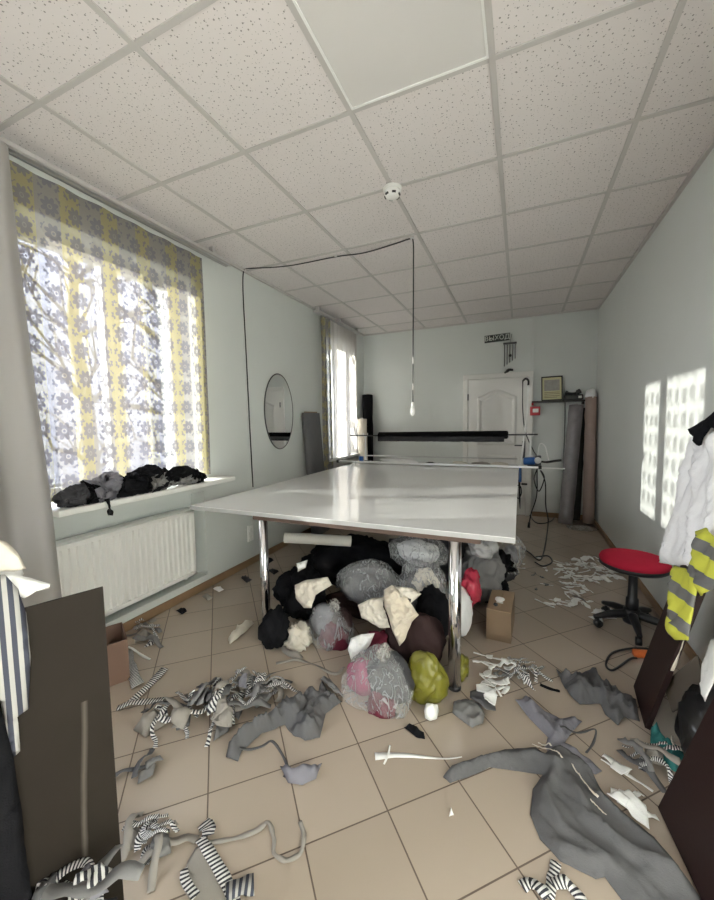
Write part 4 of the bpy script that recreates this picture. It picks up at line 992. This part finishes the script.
o = plane_cloth('white_sleeve', [(-10, 573), (10, 574), (30, 577), (50, 583), (49, 588), (36, 591), (24, 598), (10, 590), (-10, 588)], G['white'], og - bx * -0.03 + Vector((0, 0, .012)), ed, (0, 0, 1), amp=0.02, freq=14, res=0.008, base=0.004, seed=9)
tag(o, 'white sleeve with pointed cuff lying over the top of the dark cardboard sheet', 'garment')
# small box behind
c0 = fl(112, 688); 
t = thing('cardboard_box', 'small brown cardboard box standing half hidden behind the dark cardboard sheet', 'box', (-0.115, 0.10, 0), rz=math.radians(-28))
bm = B(); box(bm, -0.11, 0.11, -0.006, 0.0, 0, 0.22); link('side_panel', bm, M['carton_red'], t)
link('side_panel', box(B(), -0.11, -0.104, 0.0, 0.16, 0, 0.22), M['carton_red'], t); link('side_panel', box(B(), 0.104, 0.11, 0.0, 0.16, 0, 0.22), M['carton_red'], t); link('side_panel', box(B(), -0.11, 0.11, 0.16, 0.166, 0, 0.22), M['carton_red'], t)
link('bottom_panel', box(B(), -0.104, 0.104, 0.0, 0.16, 0.001, 0.006), M['carton_dim'], t)
bm = B(); box(bm, 0.02, 0.07, -0.0075, -0.006, 0.14, 0.146); box(bm, 0.02, 0.055, -0.0075, -0.006, 0.12, 0.126); link('printed_mark', bm, M['red'], t)

# ================================================================= SILL PILE
floor_z[0] = 0.902
SOBS = []
for k, (y, z, r_, mt, lab) in enumerate((
    (0.20, .95, (.06, .10, .065), 'grey_dark', 'charcoal cloth at the left end of the windowsill pile'),
    (0.30, .93, (.055, .09, .05), 'black', 'black cloth drooping at the front of the windowsill pile'),
    (0.36, .985, (.055, .09, .07), 'lilac', 'crumpled lilac cloth on the windowsill pile'),
    (0.52, .95, (.07, .12, .07), 'black', 'black garment in the middle of the windowsill pile'),
    (0.62, 1.0, (.055, .13, .065), 'black', 'black garment on top of the windowsill pile'),
    (0.70, .945, (.06, .10, .05), 'grey_mid', 'folded grey garment on the windowsill pile'),
    (0.86, .985, (.05, .15, .045), 'black', 'black garment lying lengthwise on the windowsill pile'),
    (0.95, .935, (.055, .12, .035), 'grey_mid', 'grey cloth at the right end of the windowsill pile'),
    (1.03, .94, (.045, .08, .035), 'black', 'small black cloth at the far right end of the windowsill pile'))):
    o = blob('garment', (-0.292 + (k % 2) * .008, y, z), r_, G[mt], 20 + k, .45, 2.4, 5); carve(o, SOBS); tag(o, lab, 'garment', 'clothes piled on the windowsill')
floor_z[0] = 0.0
o = ribbon('cloth_strip', [Vector((-0.26, 0.305, 0.93)), Vector((-0.215, 0.31, 0.912)), Vector((-0.205, 0.315, 0.87)), Vector((-0.205, 0.318, 0.82))], 0.04, G['black'], twist=.2); o.location.z = 0
tag(o, 'black strip hanging over the windowsill edge', 'cloth')

# ================================================================= UNDER THE TABLE
UT = 'bundles under the cutting table'
def under(name, px, z, r_, mat, label, cat, **k):
    c = fl(*px) if len(px) == 2 else Vector(px)
    c = Vector((c.x, c.y, z)); o = blob(name, c, r_, mat, **k); carve(o, UOBS); tag(o, label, cat, UT); return o
t = thing('cardboard_tube', 'grey cardboard tube lying on the black cloth heap under the table', 'tube', (0.42, 1.20, 0.50))
d = Vector((0.40, 0.15, -0.02))
bm = B(); tube(bm, [Vector((-.06, 0, 0)), d], 0.038, 24, False); tube(bm, [Vector((-.06, 0, 0)), d], 0.031, 24, False)
link('tube_wall', bm, M['tube'], t, True)
bm = B(); 
rng = []
u = d.normalized(); a = u.cross(Vector((0, 0, 1))).normalized(); b2 = a.cross(u)
for rr in (0.031, 0.038): rng.append([bm.verts.new(-.06 * Vector((1, 0, 0)) + (a * math.cos(2 * PI * k / 24) + b2 * math.sin(2 * PI * k / 24)) * rr) for k in range(24)])
for k in range(24): bm.faces.new((rng[0][k], rng[0][(k + 1) % 24], rng[1][(k + 1) % 24], rng[1][k]))
link('tube_rim', bm, M['carton_dim'], t)

UOBS = [bvh(q) for q in bpy.data.objects if q.type == 'MESH' and q.name.split('.')[0] in ('leg', 'tube_wall', 'under_frame') and (q.parent and q.parent.name in ('cutting_table', 'cardboard_tube'))]
def ub(bx_, y):
    x0, y0, x1, y1 = bx_; c = at((x0 + x1) / 2, (y0 + y1) / 2, 1, y); dpt = (c - CAM).dot(CW)
    return c, (x1 - x0) / 2 * dpt / FPX, (y1 - y0) / 2 * dpt / FPX
def bundle(name, bx_, y, ry, mat, label, cat='garment', lift=0.0, **k):
    c, rx, rz = ub(bx_, y); kw = dict(amp=.42, freq=2.0, sub=5); kw.update(k)
    top = min(c.z + rz, 0.70); bot = max(0.0, c.z - rz); c.z = (top + bot) / 2; rz = (top - bot) / 2
    o = blob(name, c, (rx, ry, rz), mat, **kw); carve(o, UOBS); return tag(o, label, cat, UT)
def bag(bx_, y, ry, inner, label, seed, amp=.2, film='clear', knot=True):
    c, rx, rz = ub(bx_, y); r_ = (rx, ry, rz)
    t = thing('plastic_bag', label, 'plastic bag', (c.x, c.y, 0), UT)
    carve(blob('bag_film', (0, 0, c.z), r_, M[film], seed, amp, 1.7, 5, t, octv=3), UOBS)
    inner_ = UOBS[:-1]
    for k, (dx, dy, dz, s, mt) in enumerate(inner):
        blob('contents', (dx * rx, dy * ry, c.z + dz * rz), tuple(q * s for q in r_), G[mt], seed + 3 + k, .25, 2.0, 4, t); carve([q for q in t.children if q.name.startswith('contents')][-1], inner_, 0.010, False)
    if knot: blob('knot', (rx * .2, -ry * .1, c.z + rz * 1.0), (.03, .03, .04), M['clear_thick'], seed + 9, .5, 3, 3, t, floor=False)
    return t
bundle('cloth_heap', (300, 536, 412, 622), 1.64, .22, G['black'], 'large black cloth heap behind the cardboard tube under the table', 'cloth heap', seed=41)
bundle('cloth_heap', (278, 566, 326, 640), 1.08, .14, G['black'], 'black cloth heap under the left end of the tube', 'cloth heap', seed=42)
bundle('cloth_heap', (262, 608, 289, 662), 0.72, .09, G['black'], 'black cloth heap on the floor beside the left chrome leg', 'cloth heap', seed=43, sub=4)
bundle('cloth_heap', (372, 540, 505, 628), 2.10, .22, G['grey_dark'], 'tall charcoal cloth heap deep under the table', 'cloth heap', seed=44)
bundle('garment', (322, 596, 436, 664), 1.26, .11, G['brown'], 'dark brown garment in the middle of the heap under the table', seed=45)
bundle('garment', (388, 612, 446, 672), 0.86, .10, G['brown'], 'dark brown bag-like garment above the yellow bag', seed=46, amp=.15, freq=1.4)
bundle('garment', (364, 632, 396, 672), 0.80, .07, G['maroon'], 'maroon bundle above the clear bag of pink cloth', seed=47, sub=4)
bundle('garment', (418, 585, 448, 640), 1.02, .08, G['black'], 'black garment behind the right chrome leg', seed=48, sub=4)
bag((343, 648, 413, 722), 0.56, .12, [(-.5, 0, .1, .5, 'pink'), (.25, .2, .15, .72, 'grey_dark'), (.2, -.45, -.4, .45, 'maroon')], 'clear plastic bag of dark and pink cloth at the front of the heap', 51)
bag((306, 603, 356, 656), 0.90, .10, [(.15, -.1, -.3, .7, 'maroon'), (-.3, .2, .25, .6, 'lilac'), (.4, .2, .3, .5, 'brown')], 'clear plastic bag of patterned dark red cloth left of the heap', 53)
bag((332, 560, 404, 606), 1.12, .12, [(0, .1, -.1, .85, 'grey')], 'big clear plastic bag of grey cloth on the black heap', 55, film='clear', knot=False)
bag((394, 560, 448, 622), 1.17, .11, [(0, .1, -.2, .78, 'grey'), (.2, -.2, .3, .5, 'offwhite')], 'crumpled clear plastic bag behind the right chrome leg', 57, film='clear', knot=False)
bag((388, 535, 447, 566), 1.45, .15, [(0, 0, -.1, .7, 'whitebag')], 'crumpled clear plastic bag high under the tabletop', 59, film='clear', knot=False)
bag((498, 536, 523, 570), 2.05, .12, [(0, 0, -.2, .6, 'lilac')], 'clear plastic bag under the right table edge', 60, knot=False)
c, rx, rz = ub((404, 652, 446, 709), 0.66)
t = thing('shopping_bag', 'yellow-green plastic shopping bag beside the right chrome leg', 'bag', (c.x, c.y, 0), UT)
carve(blob('bag_body', (0, 0, c.z), (rx, .075, rz), G['yellowbag'], 61, .16, 1.4, 5, t, soft=True), UOBS)
bundle('shopping_bag', (453, 655, 468, 692), 0.86, .06, G['yellowbag'], 'bright yellow plastic bag right of the chrome leg', 'bag', seed=62, sub=4)
bundle('shopping_bag', (461, 570, 481, 607), 1.30, .08, G['redbag'], 'red plastic bag hanging out under the right table edge', 'bag', seed=63, sub=4)
bundle('shopping_bag', (446, 588, 472, 634), 1.18, .09, G['whitebag'], 'white plastic bag below the red bag', 'bag', seed=64, sub=4, amp=.15)
bundle('garment', (462, 544, 502, 594), 1.70, .15, G['grey_mid'], 'grey garment bundle hanging under the right table edge', seed=65)
bundle('garment', (470, 538, 497, 556), 1.40, .09, G['stripe_fine'], 'black and white striped cloth right under the table corner', seed=66, sub=4)
bundle('garment', (480, 574, 506, 612), 1.78, .09, G['black'], 'black garment on the floor behind the small carton', seed=67, sub=4)
bundle('garment', (494, 550, 509, 576), 1.95, .09, G['black'], 'dark bundle hanging by the right table edge', seed=68, sub=4)
# pale cloths on the heap
def drape(name, pix, y, mat, label, cat='cloth', tilt=0.5, **k):
    c = sum((at(*q, 1, y) for q in pix), Vector()) / len(pix)
    o = plane_cloth(name, pix, mat, c, (1, 0, 0), (0, tilt, 1), **k); carve(o, UOBS, 0.008); tag(o, label, cat, UT); return o
drape('cloth', [(384, 590), (392, 585), (404, 592), (410, 602), (419, 615), (412, 622), (405, 640), (400, 646), (393, 632), (388, 615), (384, 605)], 0.80, G['beige'], 'beige folded cloth standing out on top of the heap', amp=.03, freq=22, res=.007, seed=71, ridges=[([(392, 590), (398, 640)], .02, .02)])
drape('cloth', [(358, 605), (372, 598), (388, 597), (395, 612), (390, 628), (380, 628), (370, 622), (362, 618)], 0.83, G['offwhite'], 'cream gathered cloth beside the beige cloth', amp=.03, freq=22, res=.007, seed=72)
drape('cloth', [(394, 586), (412, 588), (422, 594), (415, 600), (402, 597)], 0.85, G['offwhite'], 'small cream cloth behind the beige cloth', amp=.03, freq=22, res=.007, seed=75)
drape('cloth', [(295, 585), (307, 580), (328, 577), (332, 585), (316, 595), (312, 608), (304, 608), (296, 598)], 0.86, G['offwhite'], 'cream cloth on the black heap left of the grey bag', amp=.03, freq=22, res=.007, seed=73)
drape('cloth', [(351, 638), (362, 634), (375, 633), (370, 645), (362, 655), (352, 660), (348, 650)], 0.70, G['white'], 'white rag above the clear bag of pink cloth', amp=.03, freq=22, res=.007, seed=74)
drape('cloth', [(298, 563), (308, 560), (306, 568), (298, 572)], 1.0, G['white'], 'small white rag on the left black heap', amp=.03, freq=22, res=.007, seed=76)
o = under('garment', (0.72, 0.78, 0), 0.06, (0.085, 0.06, 0.07), G['offwhite'], 'cream garment on the floor left of the heap', 'garment', seed=77, amp=.9, freq=2.6)
o = floor_ribbon('cloth_strip', [(284, 625), (282, 645), (290, 656), (302, 660)], 0.04, G['taupe'], z=.01, twist=.6); tag(o, 'taupe strip curling beside the cream garment', 'cloth')

# small carton right of the table
a0, a1, a2 = fl(486, 640), fl(512, 645), fl(518, 605)
t = thing('cardboard_box', 'small open-flapped brown carton on the floor right of the table', 'box', (1.815, 1.28, 0), rz=math.radians(-3))
link('side_panel', box(B(), -0.065, 0.075, 0.0, 0.006, 0, 0.185), M['carton_dim'], t)
link('side_panel', box(B(), -0.065, 0.075, 0.294, 0.30, 0, 0.185), M['carton_dim'], t)
link('side_panel', box(B(), -0.065, -0.059, 0.006, 0.294, 0, 0.185), M['carton_dim'], t); link('side_panel', box(B(), 0.069, 0.075, 0.006, 0.294, 0, 0.185), M['carton_dim'], t)
link('top_flap', box(B(), -0.065, 0.005, 0.002, 0.298, 0.185, 0.19), M['carton'], t); link('top_flap', box(B(), 0.007, 0.075, 0.002, 0.298, 0.185, 0.1905), M['carton'], t)  # flaps paler than the sides: top light put into the card colour
bm = B(); box(bm, -0.02, 0.02, 0.10, 0.12, 0.1905, 0.1912); link('torn_label', bm, M['sign_white'], t)
o = blob('paper_scrap', (1.82, 1.40, 0.205), (0.028, 0.03, 0.012), G['white'], 81, .5, 2, 3, floor=False); tag(o, 'white scrap lying on top of the small carton', 'scrap')
o = blob('cloth_scrap', (1.80, 1.33, 0.20), (0.014, 0.012, 0.01), G['grey_dark'], 82, .5, 2, 2, floor=False); tag(o, 'dark scrap lying on top of the small carton', 'scrap')

# ================================================================= SCRAPS ON THE FLOOR
gd, gm, gt, gl, g0 = G['grey_dark'], G['grey_mid'], G['taupe'], G['lilac'], G['grey']
o = floor_cloth('garment_piece', [(515, 702), (530, 698), (545, 712), (560, 720), (572, 717), (582, 722), (570, 735), (565, 745), (590, 760), (602, 772), (596, 776), (570, 768), (552, 760), (545, 748), (548, 738), (530, 720)], gl, ridges=[([(525, 702), (550, 735)], .012, .015), ([(560, 730), (575, 755)], .012, .015)], amp=.03, freq=14, res=.009, seed=92); tag(o, 'lilac grey garment piece above the big dark grey one', 'garment piece')
# big grey garment, lower right
o = floor_cloth('garment_piece', [(443, 778), (452, 766), (480, 757), (505, 750), (536, 748), (545, 756), (560, 752), (580, 765), (592, 775), (604, 795), (622, 812), (654, 838), (676, 866), (712, 915), (705, 960), (670, 935), (625, 905), (605, 878), (596, 880), (560, 862), (540, 840), (530, 815), (533, 790), (543, 776), (520, 772), (490, 768), (468, 778), (450, 784)], g0,
    ridges=[([(450, 775), (490, 762), (535, 758), (556, 770)], 0.043, .022), ([(556, 770), (545, 800), (560, 830), (605, 865)], 0.051, .02), ([(570, 785), (585, 820), (640, 860), (720, 900)], 0.060, .025), ([(600, 800), (650, 845), (705, 885)], 0.051, .022), ([(580, 800), (600, 830), (625, 858)], 0.037, .012), ([(560, 850), (610, 872)], 0.043, .018)], amp=.04, freq=7, res=.0105, seed=91, uvrot=-0.75, stretch=(.45, 1.5))
big = o
tag(o, 'big dark grey garment piece sprawled across the floor at lower right', 'garment piece')
for k, P in enumerate(([(532, 748), (545, 756), (556, 765), (562, 772)], [(572, 772), (580, 785), (590, 798), (598, 806)], [(590, 812), (600, 817), (606, 822)], [(538, 748), (548, 750), (551, 754)])):
    r_ = floor_ribbon('piping', P, .007, G['offwhite'], twist=.2, seed=70 + k, z=.004); r_.parent = big; r_.matrix_parent_inverse = big.matrix_basis.inverted(); r_['label'] = 'pale piping along a seam'
o = floor_cloth('garment_piece', [(556, 672), (572, 680), (585, 672), (596, 668), (600, 680), (615, 690), (636, 700), (638, 715), (640, 722), (625, 718), (618, 727), (605, 715), (600, 705), (580, 705), (568, 695)], g0, ridges=[([(565, 678), (590, 698), (635, 712)], .025, .018), ([(595, 672), (605, 710)], .02, .015)], amp=.045, freq=14, res=.009, seed=93); tag(o, 'crumpled grey garment piece in front of the stool', 'garment piece')
o = floor_ribbon('cloth_strip', [(560, 738), (580, 734), (595, 730), (594, 742), (586, 755)], .01, g0, twist=.3, seed=3); tag(o, 'thin grey strip curving beside the lilac grey piece', 'scrap')
o = floor_cloth('garment_piece', [(226, 758), (229, 745), (255, 728), (283, 703), (298, 700), (310, 690), (318, 693), (322, 680), (330, 696), (342, 702), (326, 714), (320, 738), (305, 742), (293, 736), (285, 726), (262, 735), (242, 752), (238, 762)], g0, ridges=[([(232, 752), (262, 730), (300, 708)], .03, .02), ([(300, 705), (330, 700)], .02, .014), ([(295, 715), (312, 736)], .02, .014)], amp=.045, freq=14, res=.009, seed=94); tag(o, 'grey garment piece with a long tail left of centre', 'garment piece')
o = floor_ribbon('cloth_strip', [(240, 755), (262, 747), (272, 742), (282, 755), (288, 770), (284, 778)], .012, g0, twist=.3, seed=5); tag(o, 'thin grey strip looping out under the tailed grey piece', 'scrap')
o = floor_cloth('cloth_scrap', [(280, 767), (292, 771), (312, 768), (322, 764), (316, 780), (302, 786), (288, 784)], gl, ridges=[([(284, 776), (318, 774)], .02, .018)], amp=.02, freq=9, res=.012, seed=95); tag(o, 'crescent shaped lilac grey scrap on bare tile', 'scrap')
o = floor_ribbon('cloth_strip', [(205, 845), (235, 840), (258, 832), (268, 824), (274, 840), (274, 855), (285, 862), (300, 855), (304, 838), (300, 823)], .017, gt, twist=.5, seed=6); tag(o, 'long taupe strip winding over the tiles', 'scrap')
o = floor_cloth('cloth_scrap', [(454, 703), (466, 700), (478, 706), (485, 715), (483, 725), (472, 730), (462, 722), (452, 714)], gm, amp=.025, freq=9, res=.010, seed=96, base=.006); tag(o, 'rounded grey scrap beside the right chrome leg, nearer one', 'scrap')
o = floor_cloth('cloth_scrap', [(470, 692), (482, 688), (494, 700), (496, 712), (484, 714), (470, 704)], g0, amp=.025, freq=9, res=.010, seed=97, base=.008); tag(o, 'grey scrap just behind the rounded grey scrap', 'scrap')
o = floor_ribbon('cloth_strip', [(375, 757), (400, 756), (425, 758), (462, 763)], .034, G['white'], twist=.05, taper=True, seed=8); tag(o, 'long white tapering strip pointing at the big grey garment', 'scrap')
o = floor_ribbon('cloth_strip', [(390, 747), (388, 757), (384, 766)], .008, G['white'], twist=.2, seed=9, z=.012); tag(o, 'thin white sliver across the wide end of the long white strip', 'scrap')
o = floor_cloth('cloth_scrap', [(404, 728), (410, 726), (424, 733), (425, 740), (416, 738)], G['black'], amp=.02, freq=12, res=.008, seed=98); tag(o, 'small black scrap in front of the yellow bag', 'scrap')
o = floor_cloth('cloth_scrap', [(424, 714), (432, 711), (439, 713), (437, 721), (430, 723), (425, 721)], G['white'], amp=.04, freq=14, res=.008, seed=99, base=.01); tag(o, 'small crumpled white scrap in front of the yellow bag', 'scrap')
o = floor_cloth('cloth_scrap', [(449, 817), (451, 808), (454, 816)], G['white'], amp=.01, res=.006, seed=100); tag(o, 'tiny white triangle alone on a tile', 'scrap')
o = floor_ribbon('cloth_strip', [(276, 664), (295, 662), (315, 666), (335, 675), (344, 668)], .025, gt, twist=.9, seed=11); tag(o, 'twisted taupe strip in front of the heap', 'scrap')
o = floor_cloth('cloth_scrap', [(320, 682), (330, 680), (338, 690), (344, 700), (330, 696)], gm, amp=.05, freq=12, res=.009, seed=101, base=.01); tag(o, 'crumpled grey scrap left of the clear bag', 'scrap')
o = floor_cloth('cloth_scrap', [(228, 640), (236, 630), (248, 622), (254, 624), (246, 632), (238, 640), (230, 645)], G['offwhite'], amp=.03, freq=12, res=.01, seed=102); tag(o, 'cream scrap on the floor left of the chrome leg', 'scrap')
o = floor_ribbon('cloth_strip', [(236, 672), (246, 674), (254, 680)], .03, G['stripe_fine'], twist=.2, seed=12); tag(o, 'short striped strip alone above the scrap pile', 'scrap')
for k, (x, y) in enumerate(((181, 612), (268, 561), (273, 572), (246, 580), (218, 590), (207, 598))):
    o = floor_cloth('cloth_scrap', [(x - 5, y - 1), (x, y - 3), (x + 6, y), (x + 1, y + 3)], (G['black'], G['black'], gd, gd, G['white'], gt)[k], amp=.02, res=.01, seed=110 + k)
    tag(o, ('tiny black scrap on the floor nearest the radiator', 'black scrap on the floor behind the left chrome leg', 'charcoal scrap on the floor behind the left chrome leg', 'charcoal sliver on the floor by the left wall', 'tiny white scrap on the floor by the left wall', 'tiny taupe scrap on the floor by the left wall')[k], 'scrap')

# striped strips at left
for k, (P, w, lab) in enumerate((
    ([(128, 652), (130, 668), (138, 688)], .07, 'wide striped piece standing by the small box'),
    ([(130, 704), (146, 690), (165, 670)], .045, 'slanting striped strip by the small box'),
    ([(117, 710), (140, 704), (166, 700)], .04, 'level striped strip left of the scrap pile'))):
    o = floor_ribbon('striped_strip', P, w, G['stripe'], twist=.3, seed=20 + k, z=.006 + .004 * k); tag(o, lab, 'scrap', 'striped strips by the small box')
o = floor_ribbon('cloth_strip', [(128, 648), (140, 655), (150, 660)], .018, G['white'], twist=.2, seed=25, z=.02); tag(o, 'short white strip lying by the striped strips', 'scrap')

# scrap shapes that get copied into the piles
rs = random.Random(11)
def proto_patch(i, mat, sz, k_=.6):
    P = []; n = rs.randint(4, 6)
    for k in range(n):
        a = 2 * PI * k / n + rs.uniform(-.3, .3); r = sz * rs.uniform(.55, 1.1); P.append((r * math.cos(a) * 1.3, r * math.sin(a) * .75))
    return cloth('cloth_scrap', P, mat, Matrix.Identity(4), res=max(.007, sz * .16), amp=sz * k_, freq=1.1 / sz, seed=200 + i, edge=sz * .3)
def proto_strip(i, mat, L, w, curl):
    P = []; p = Vector((0, 0, .004)); a = 0
    for k in range(6):
        P.append(p.copy()); a += rs.uniform(-curl, curl); p = p + Vector((math.cos(a), math.sin(a), 0)) * L / 5; p.z = .004 + abs(rs.uniform(0, .012)) * (curl > .4)
    return ribbon('cloth_strip', P, w, mat, twist=.35, seed=300 + i, n=4)
PR = {}
PR['grey'] = [proto_patch(i, m, s) for i, (m, s) in enumerate(((gm, .055), (gt, .07), (g0, .06), (gl, .05), (gt, .05)))] + [proto_strip(i, m, .24, .035, .8) for i, m in enumerate((gm, gt, g0))]
PR['stripe'] = [proto_strip(10 + i, G['stripe'], .22, .024, .9) for i in range(2)] + [proto_strip(14 + i, G['stripe_fine'], .17, .022, 1.2) for i in range(2)] + [proto_patch(40 + i, G[q], z) for i, (q, z) in enumerate((('stripe', .06), ('stripe_fine', .05), ('stripe', .045)))]
PR['white'] = [proto_patch(20 + i, G['white'], s, .15) for i, s in enumerate((.03, .045, .035))] + [proto_strip(20 + i, G['white'], L, w, .3) for i, (L, w) in enumerate(((.10, .018), (.16, .014), (.08, .028)))]
PR['mini_grey'] = [proto_patch(30, gm, .03), proto_strip(31, g0, .10, .018, .5)]
def put(kind, px, py, dz, label, group, rx=.0, sc=1.0, pick=None, floor=True):
    L = PR[kind]; p = L[pick if pick is not None else rs.randrange(len(L))]
    o = p.copy(); o.data = p.data.copy(); C.objects.link(o)
    w = fl(px, py); o.location = (w.x, w.y, 0.0 if floor else dz); o.rotation_euler = (0 if floor else rs.uniform(-rx, rx), 0 if floor else rs.uniform(-rx, rx), rs.uniform(0, 2 * PI)); s = sc * rs.uniform(.85, 1.15); o.scale = (s, s, s)
    if floor: settle(o)
    tag(o, label, 'scrap', group); return o
def heap(kinds, cx, cy, rx, ry, n, hmax, label, group, tilt=.25, sc=1.0, skew=0.0):
    for k in range(n):
        a = rs.uniform(0, 2 * PI); q = math.sqrt(rs.random()); dx = q * math.cos(a)
        x = cx + rx * dx; y = cy + ry * q * math.sin(a) + skew * dx
        kd = rs.choice(kinds)
        lb = label.replace('%', {'grey': 'grey jersey', 'stripe': 'black and white striped', 'white': 'white', 'mini_grey': 'small grey'}[kd])
        put(kd, x, y, .001 + hmax * max(0, 1 - q) * rs.uniform(.3, 1) , lb, group, tilt * max(0.1, 1 - q), sc)
heap(['grey', 'grey', 'stripe'], 205, 712, 64, 23, 40, .055, '% scrap in the big scrap pile left of centre', 'scraps in the big left pile', sc=1.0, skew=-12)
heap(['stripe', 'grey'], 262, 690, 30, 13, 16, .035, '% scrap at the right end of the big left scrap pile', 'scraps at the right end of the big left pile', sc=.8)
heap(['grey', 'stripe'], 146, 632, 15, 13, 11, .05, '% scrap in the small pile below the radiator', 'scraps below the radiator', sc=.9)
heap(['grey', 'stripe'], 150, 845, 26, 17, 11, .035, '% scrap in the pile at the foot of the dark cardboard sheet', 'scraps at the foot of the dark cardboard sheet', sc=.85)
heap(['stripe', 'stripe', 'mini_grey'], 520, 677, 18, 10, 16, .05, '% curled strip in the tangle near the small carton', 'striped tangle near the small carton', sc=.7)
heap(['white'], 493, 680, 20, 24, 18, .03, '% scrap on the floor in front of the small carton', 'white scraps in front of the small carton', sc=1.0)
heap(['white'], 592, 570, 36, 13, 80, .02, '% scrap in the pile on the floor beyond the stool', 'white scraps beyond the stool', sc=1.05)
heap(['white'], 575, 592, 16, 12, 24, .012, '% scrap in the trail left of the stool', 'white scraps left of the stool', sc=.8, skew=8)
heap(['white', 'white', 'mini_grey'], 562, 604, 18, 4, 10, .01, '% scrap in the row between small carton and stool', 'scraps between small carton and stool', sc=.9)
heap(['white'], 605, 615, 16, 6, 12, .01, '% scrap under the red stool', 'white scraps under the stool', sc=.9)
heap(['white', 'mini_grey'], 535, 575, 16, 18, 12, .003, '% scrap scattered on the floor right of the table edge', 'scraps right of the table', sc=.6)
heap(['white'], 626, 793, 13, 24, 9, .025, '% scrap between the big grey garment and the leaning board', 'white scraps by the big grey garment', sc=1.2, skew=16)
heap(['stripe', 'grey'], 648, 765, 14, 14, 9, .03, '% scrap beside the foot of the leaning boards', 'scraps beside the leaning boards', sc=.7)
hp = at(58, 950, 2, 0.16)
o = blob('cloth_heap', ((hp - bx * .08).x, (hp - bx * .08).y, 0.11), (0.11, 0.12, 0.14), G['grey_dark'], 140, .3, 2.2, 4); carve(o, [bvh(q) for q in bpy.data.objects['cardboard_sheet'].children]); tag(o, 'charcoal cloth heap at the bottom edge in front of the dark cardboard sheet', 'cloth heap')
for k in range(8):
    kd = ('stripe', 'grey')[k % 2]; o = put(kd, 66, 892, 0, ('black and white striped' if k % 2 == 0 else 'grey jersey') + ' scrap on the charcoal heap at the bottom edge', 'scraps on the charcoal heap', .3, .9, None, False)
    w = at(62 + rs.uniform(-30, 34), 898 + rs.uniform(-10, 12), 2, 0.24); o.location = (w.x, w.y, 0.235 + .006 * k)
heap(['mini_grey'], 140, 765, 16, 14, 4, .004, '% scrap left of the bare tiles', 'small grey scraps left of the bare tiles', sc=1.4)
# larger pieces of the lower left
o = floor_cloth('cloth_scrap', [(188, 862), (196, 850), (206, 846), (222, 862), (236, 885), (240, 905), (192, 905), (180, 885)], gt, amp=.012, freq=6, res=.012, seed=121); tag(o, 'flat taupe cloth panel with a striped hem at the lower left', 'scrap')
o = floor_ribbon('striped_strip', [(200, 842), (212, 860), (226, 884), (236, 908)], .035, G['stripe'], twist=.15, seed=40, z=.012); tag(o, 'striped hem strip along the flat taupe panel', 'scrap')
o = floor_ribbon('striped_strip', [(203, 825), (209, 832), (208, 842)], .05, G['stripe'], twist=.3, seed=41, z=.012); tag(o, 'short wide striped strip above the flat taupe panel', 'scrap')
o = floor_ribbon('striped_strip', [(226, 898), (238, 892), (254, 886)], .06, G['stripe_wide'], twist=.3, seed=42, z=.015); tag(o, 'wide striped strip at the right of the flat taupe panel', 'scrap')
o = floor_ribbon('striped_strip', [(184, 872), (186, 885), (196, 900)], .03, G['stripe'], twist=.4, seed=43, z=.012); tag(o, 'striped strip at the left of the flat taupe panel', 'scrap')
for k, P in enumerate(([(556, 864), (553, 880), (548, 900)], [(522, 888), (530, 884), (540, 892), (548, 900)], [(552, 890), (566, 886), (578, 896), (584, 906)])):
    o = floor_ribbon('striped_strip', P, .035, G['stripe'], twist=.4, seed=50 + k, z=.006); tag(o, ('upright striped strip at the bottom edge below the big grey garment', 'left striped strip at the bottom edge below the big grey garment', 'right striped strip at the bottom edge below the big grey garment')[k], 'scrap', 'striped strips at the bottom edge')
o = floor_ribbon('cloth_strip', [(580, 598), (572, 594), (562, 588)], .02, G['white'], twist=.1, seed=60, z=.004); tag(o, 'straight white strip pointing at the stool base', 'scrap')
o = floor_ribbon('cloth_strip', [(540, 686), (552, 690), (560, 692)], .02, G['black'], twist=.4, seed=61); tag(o, 'small black sliver beside the striped tangle', 'scrap')
for p in [q for L in PR.values() for q in L]: bpy.data.objects.remove(p)
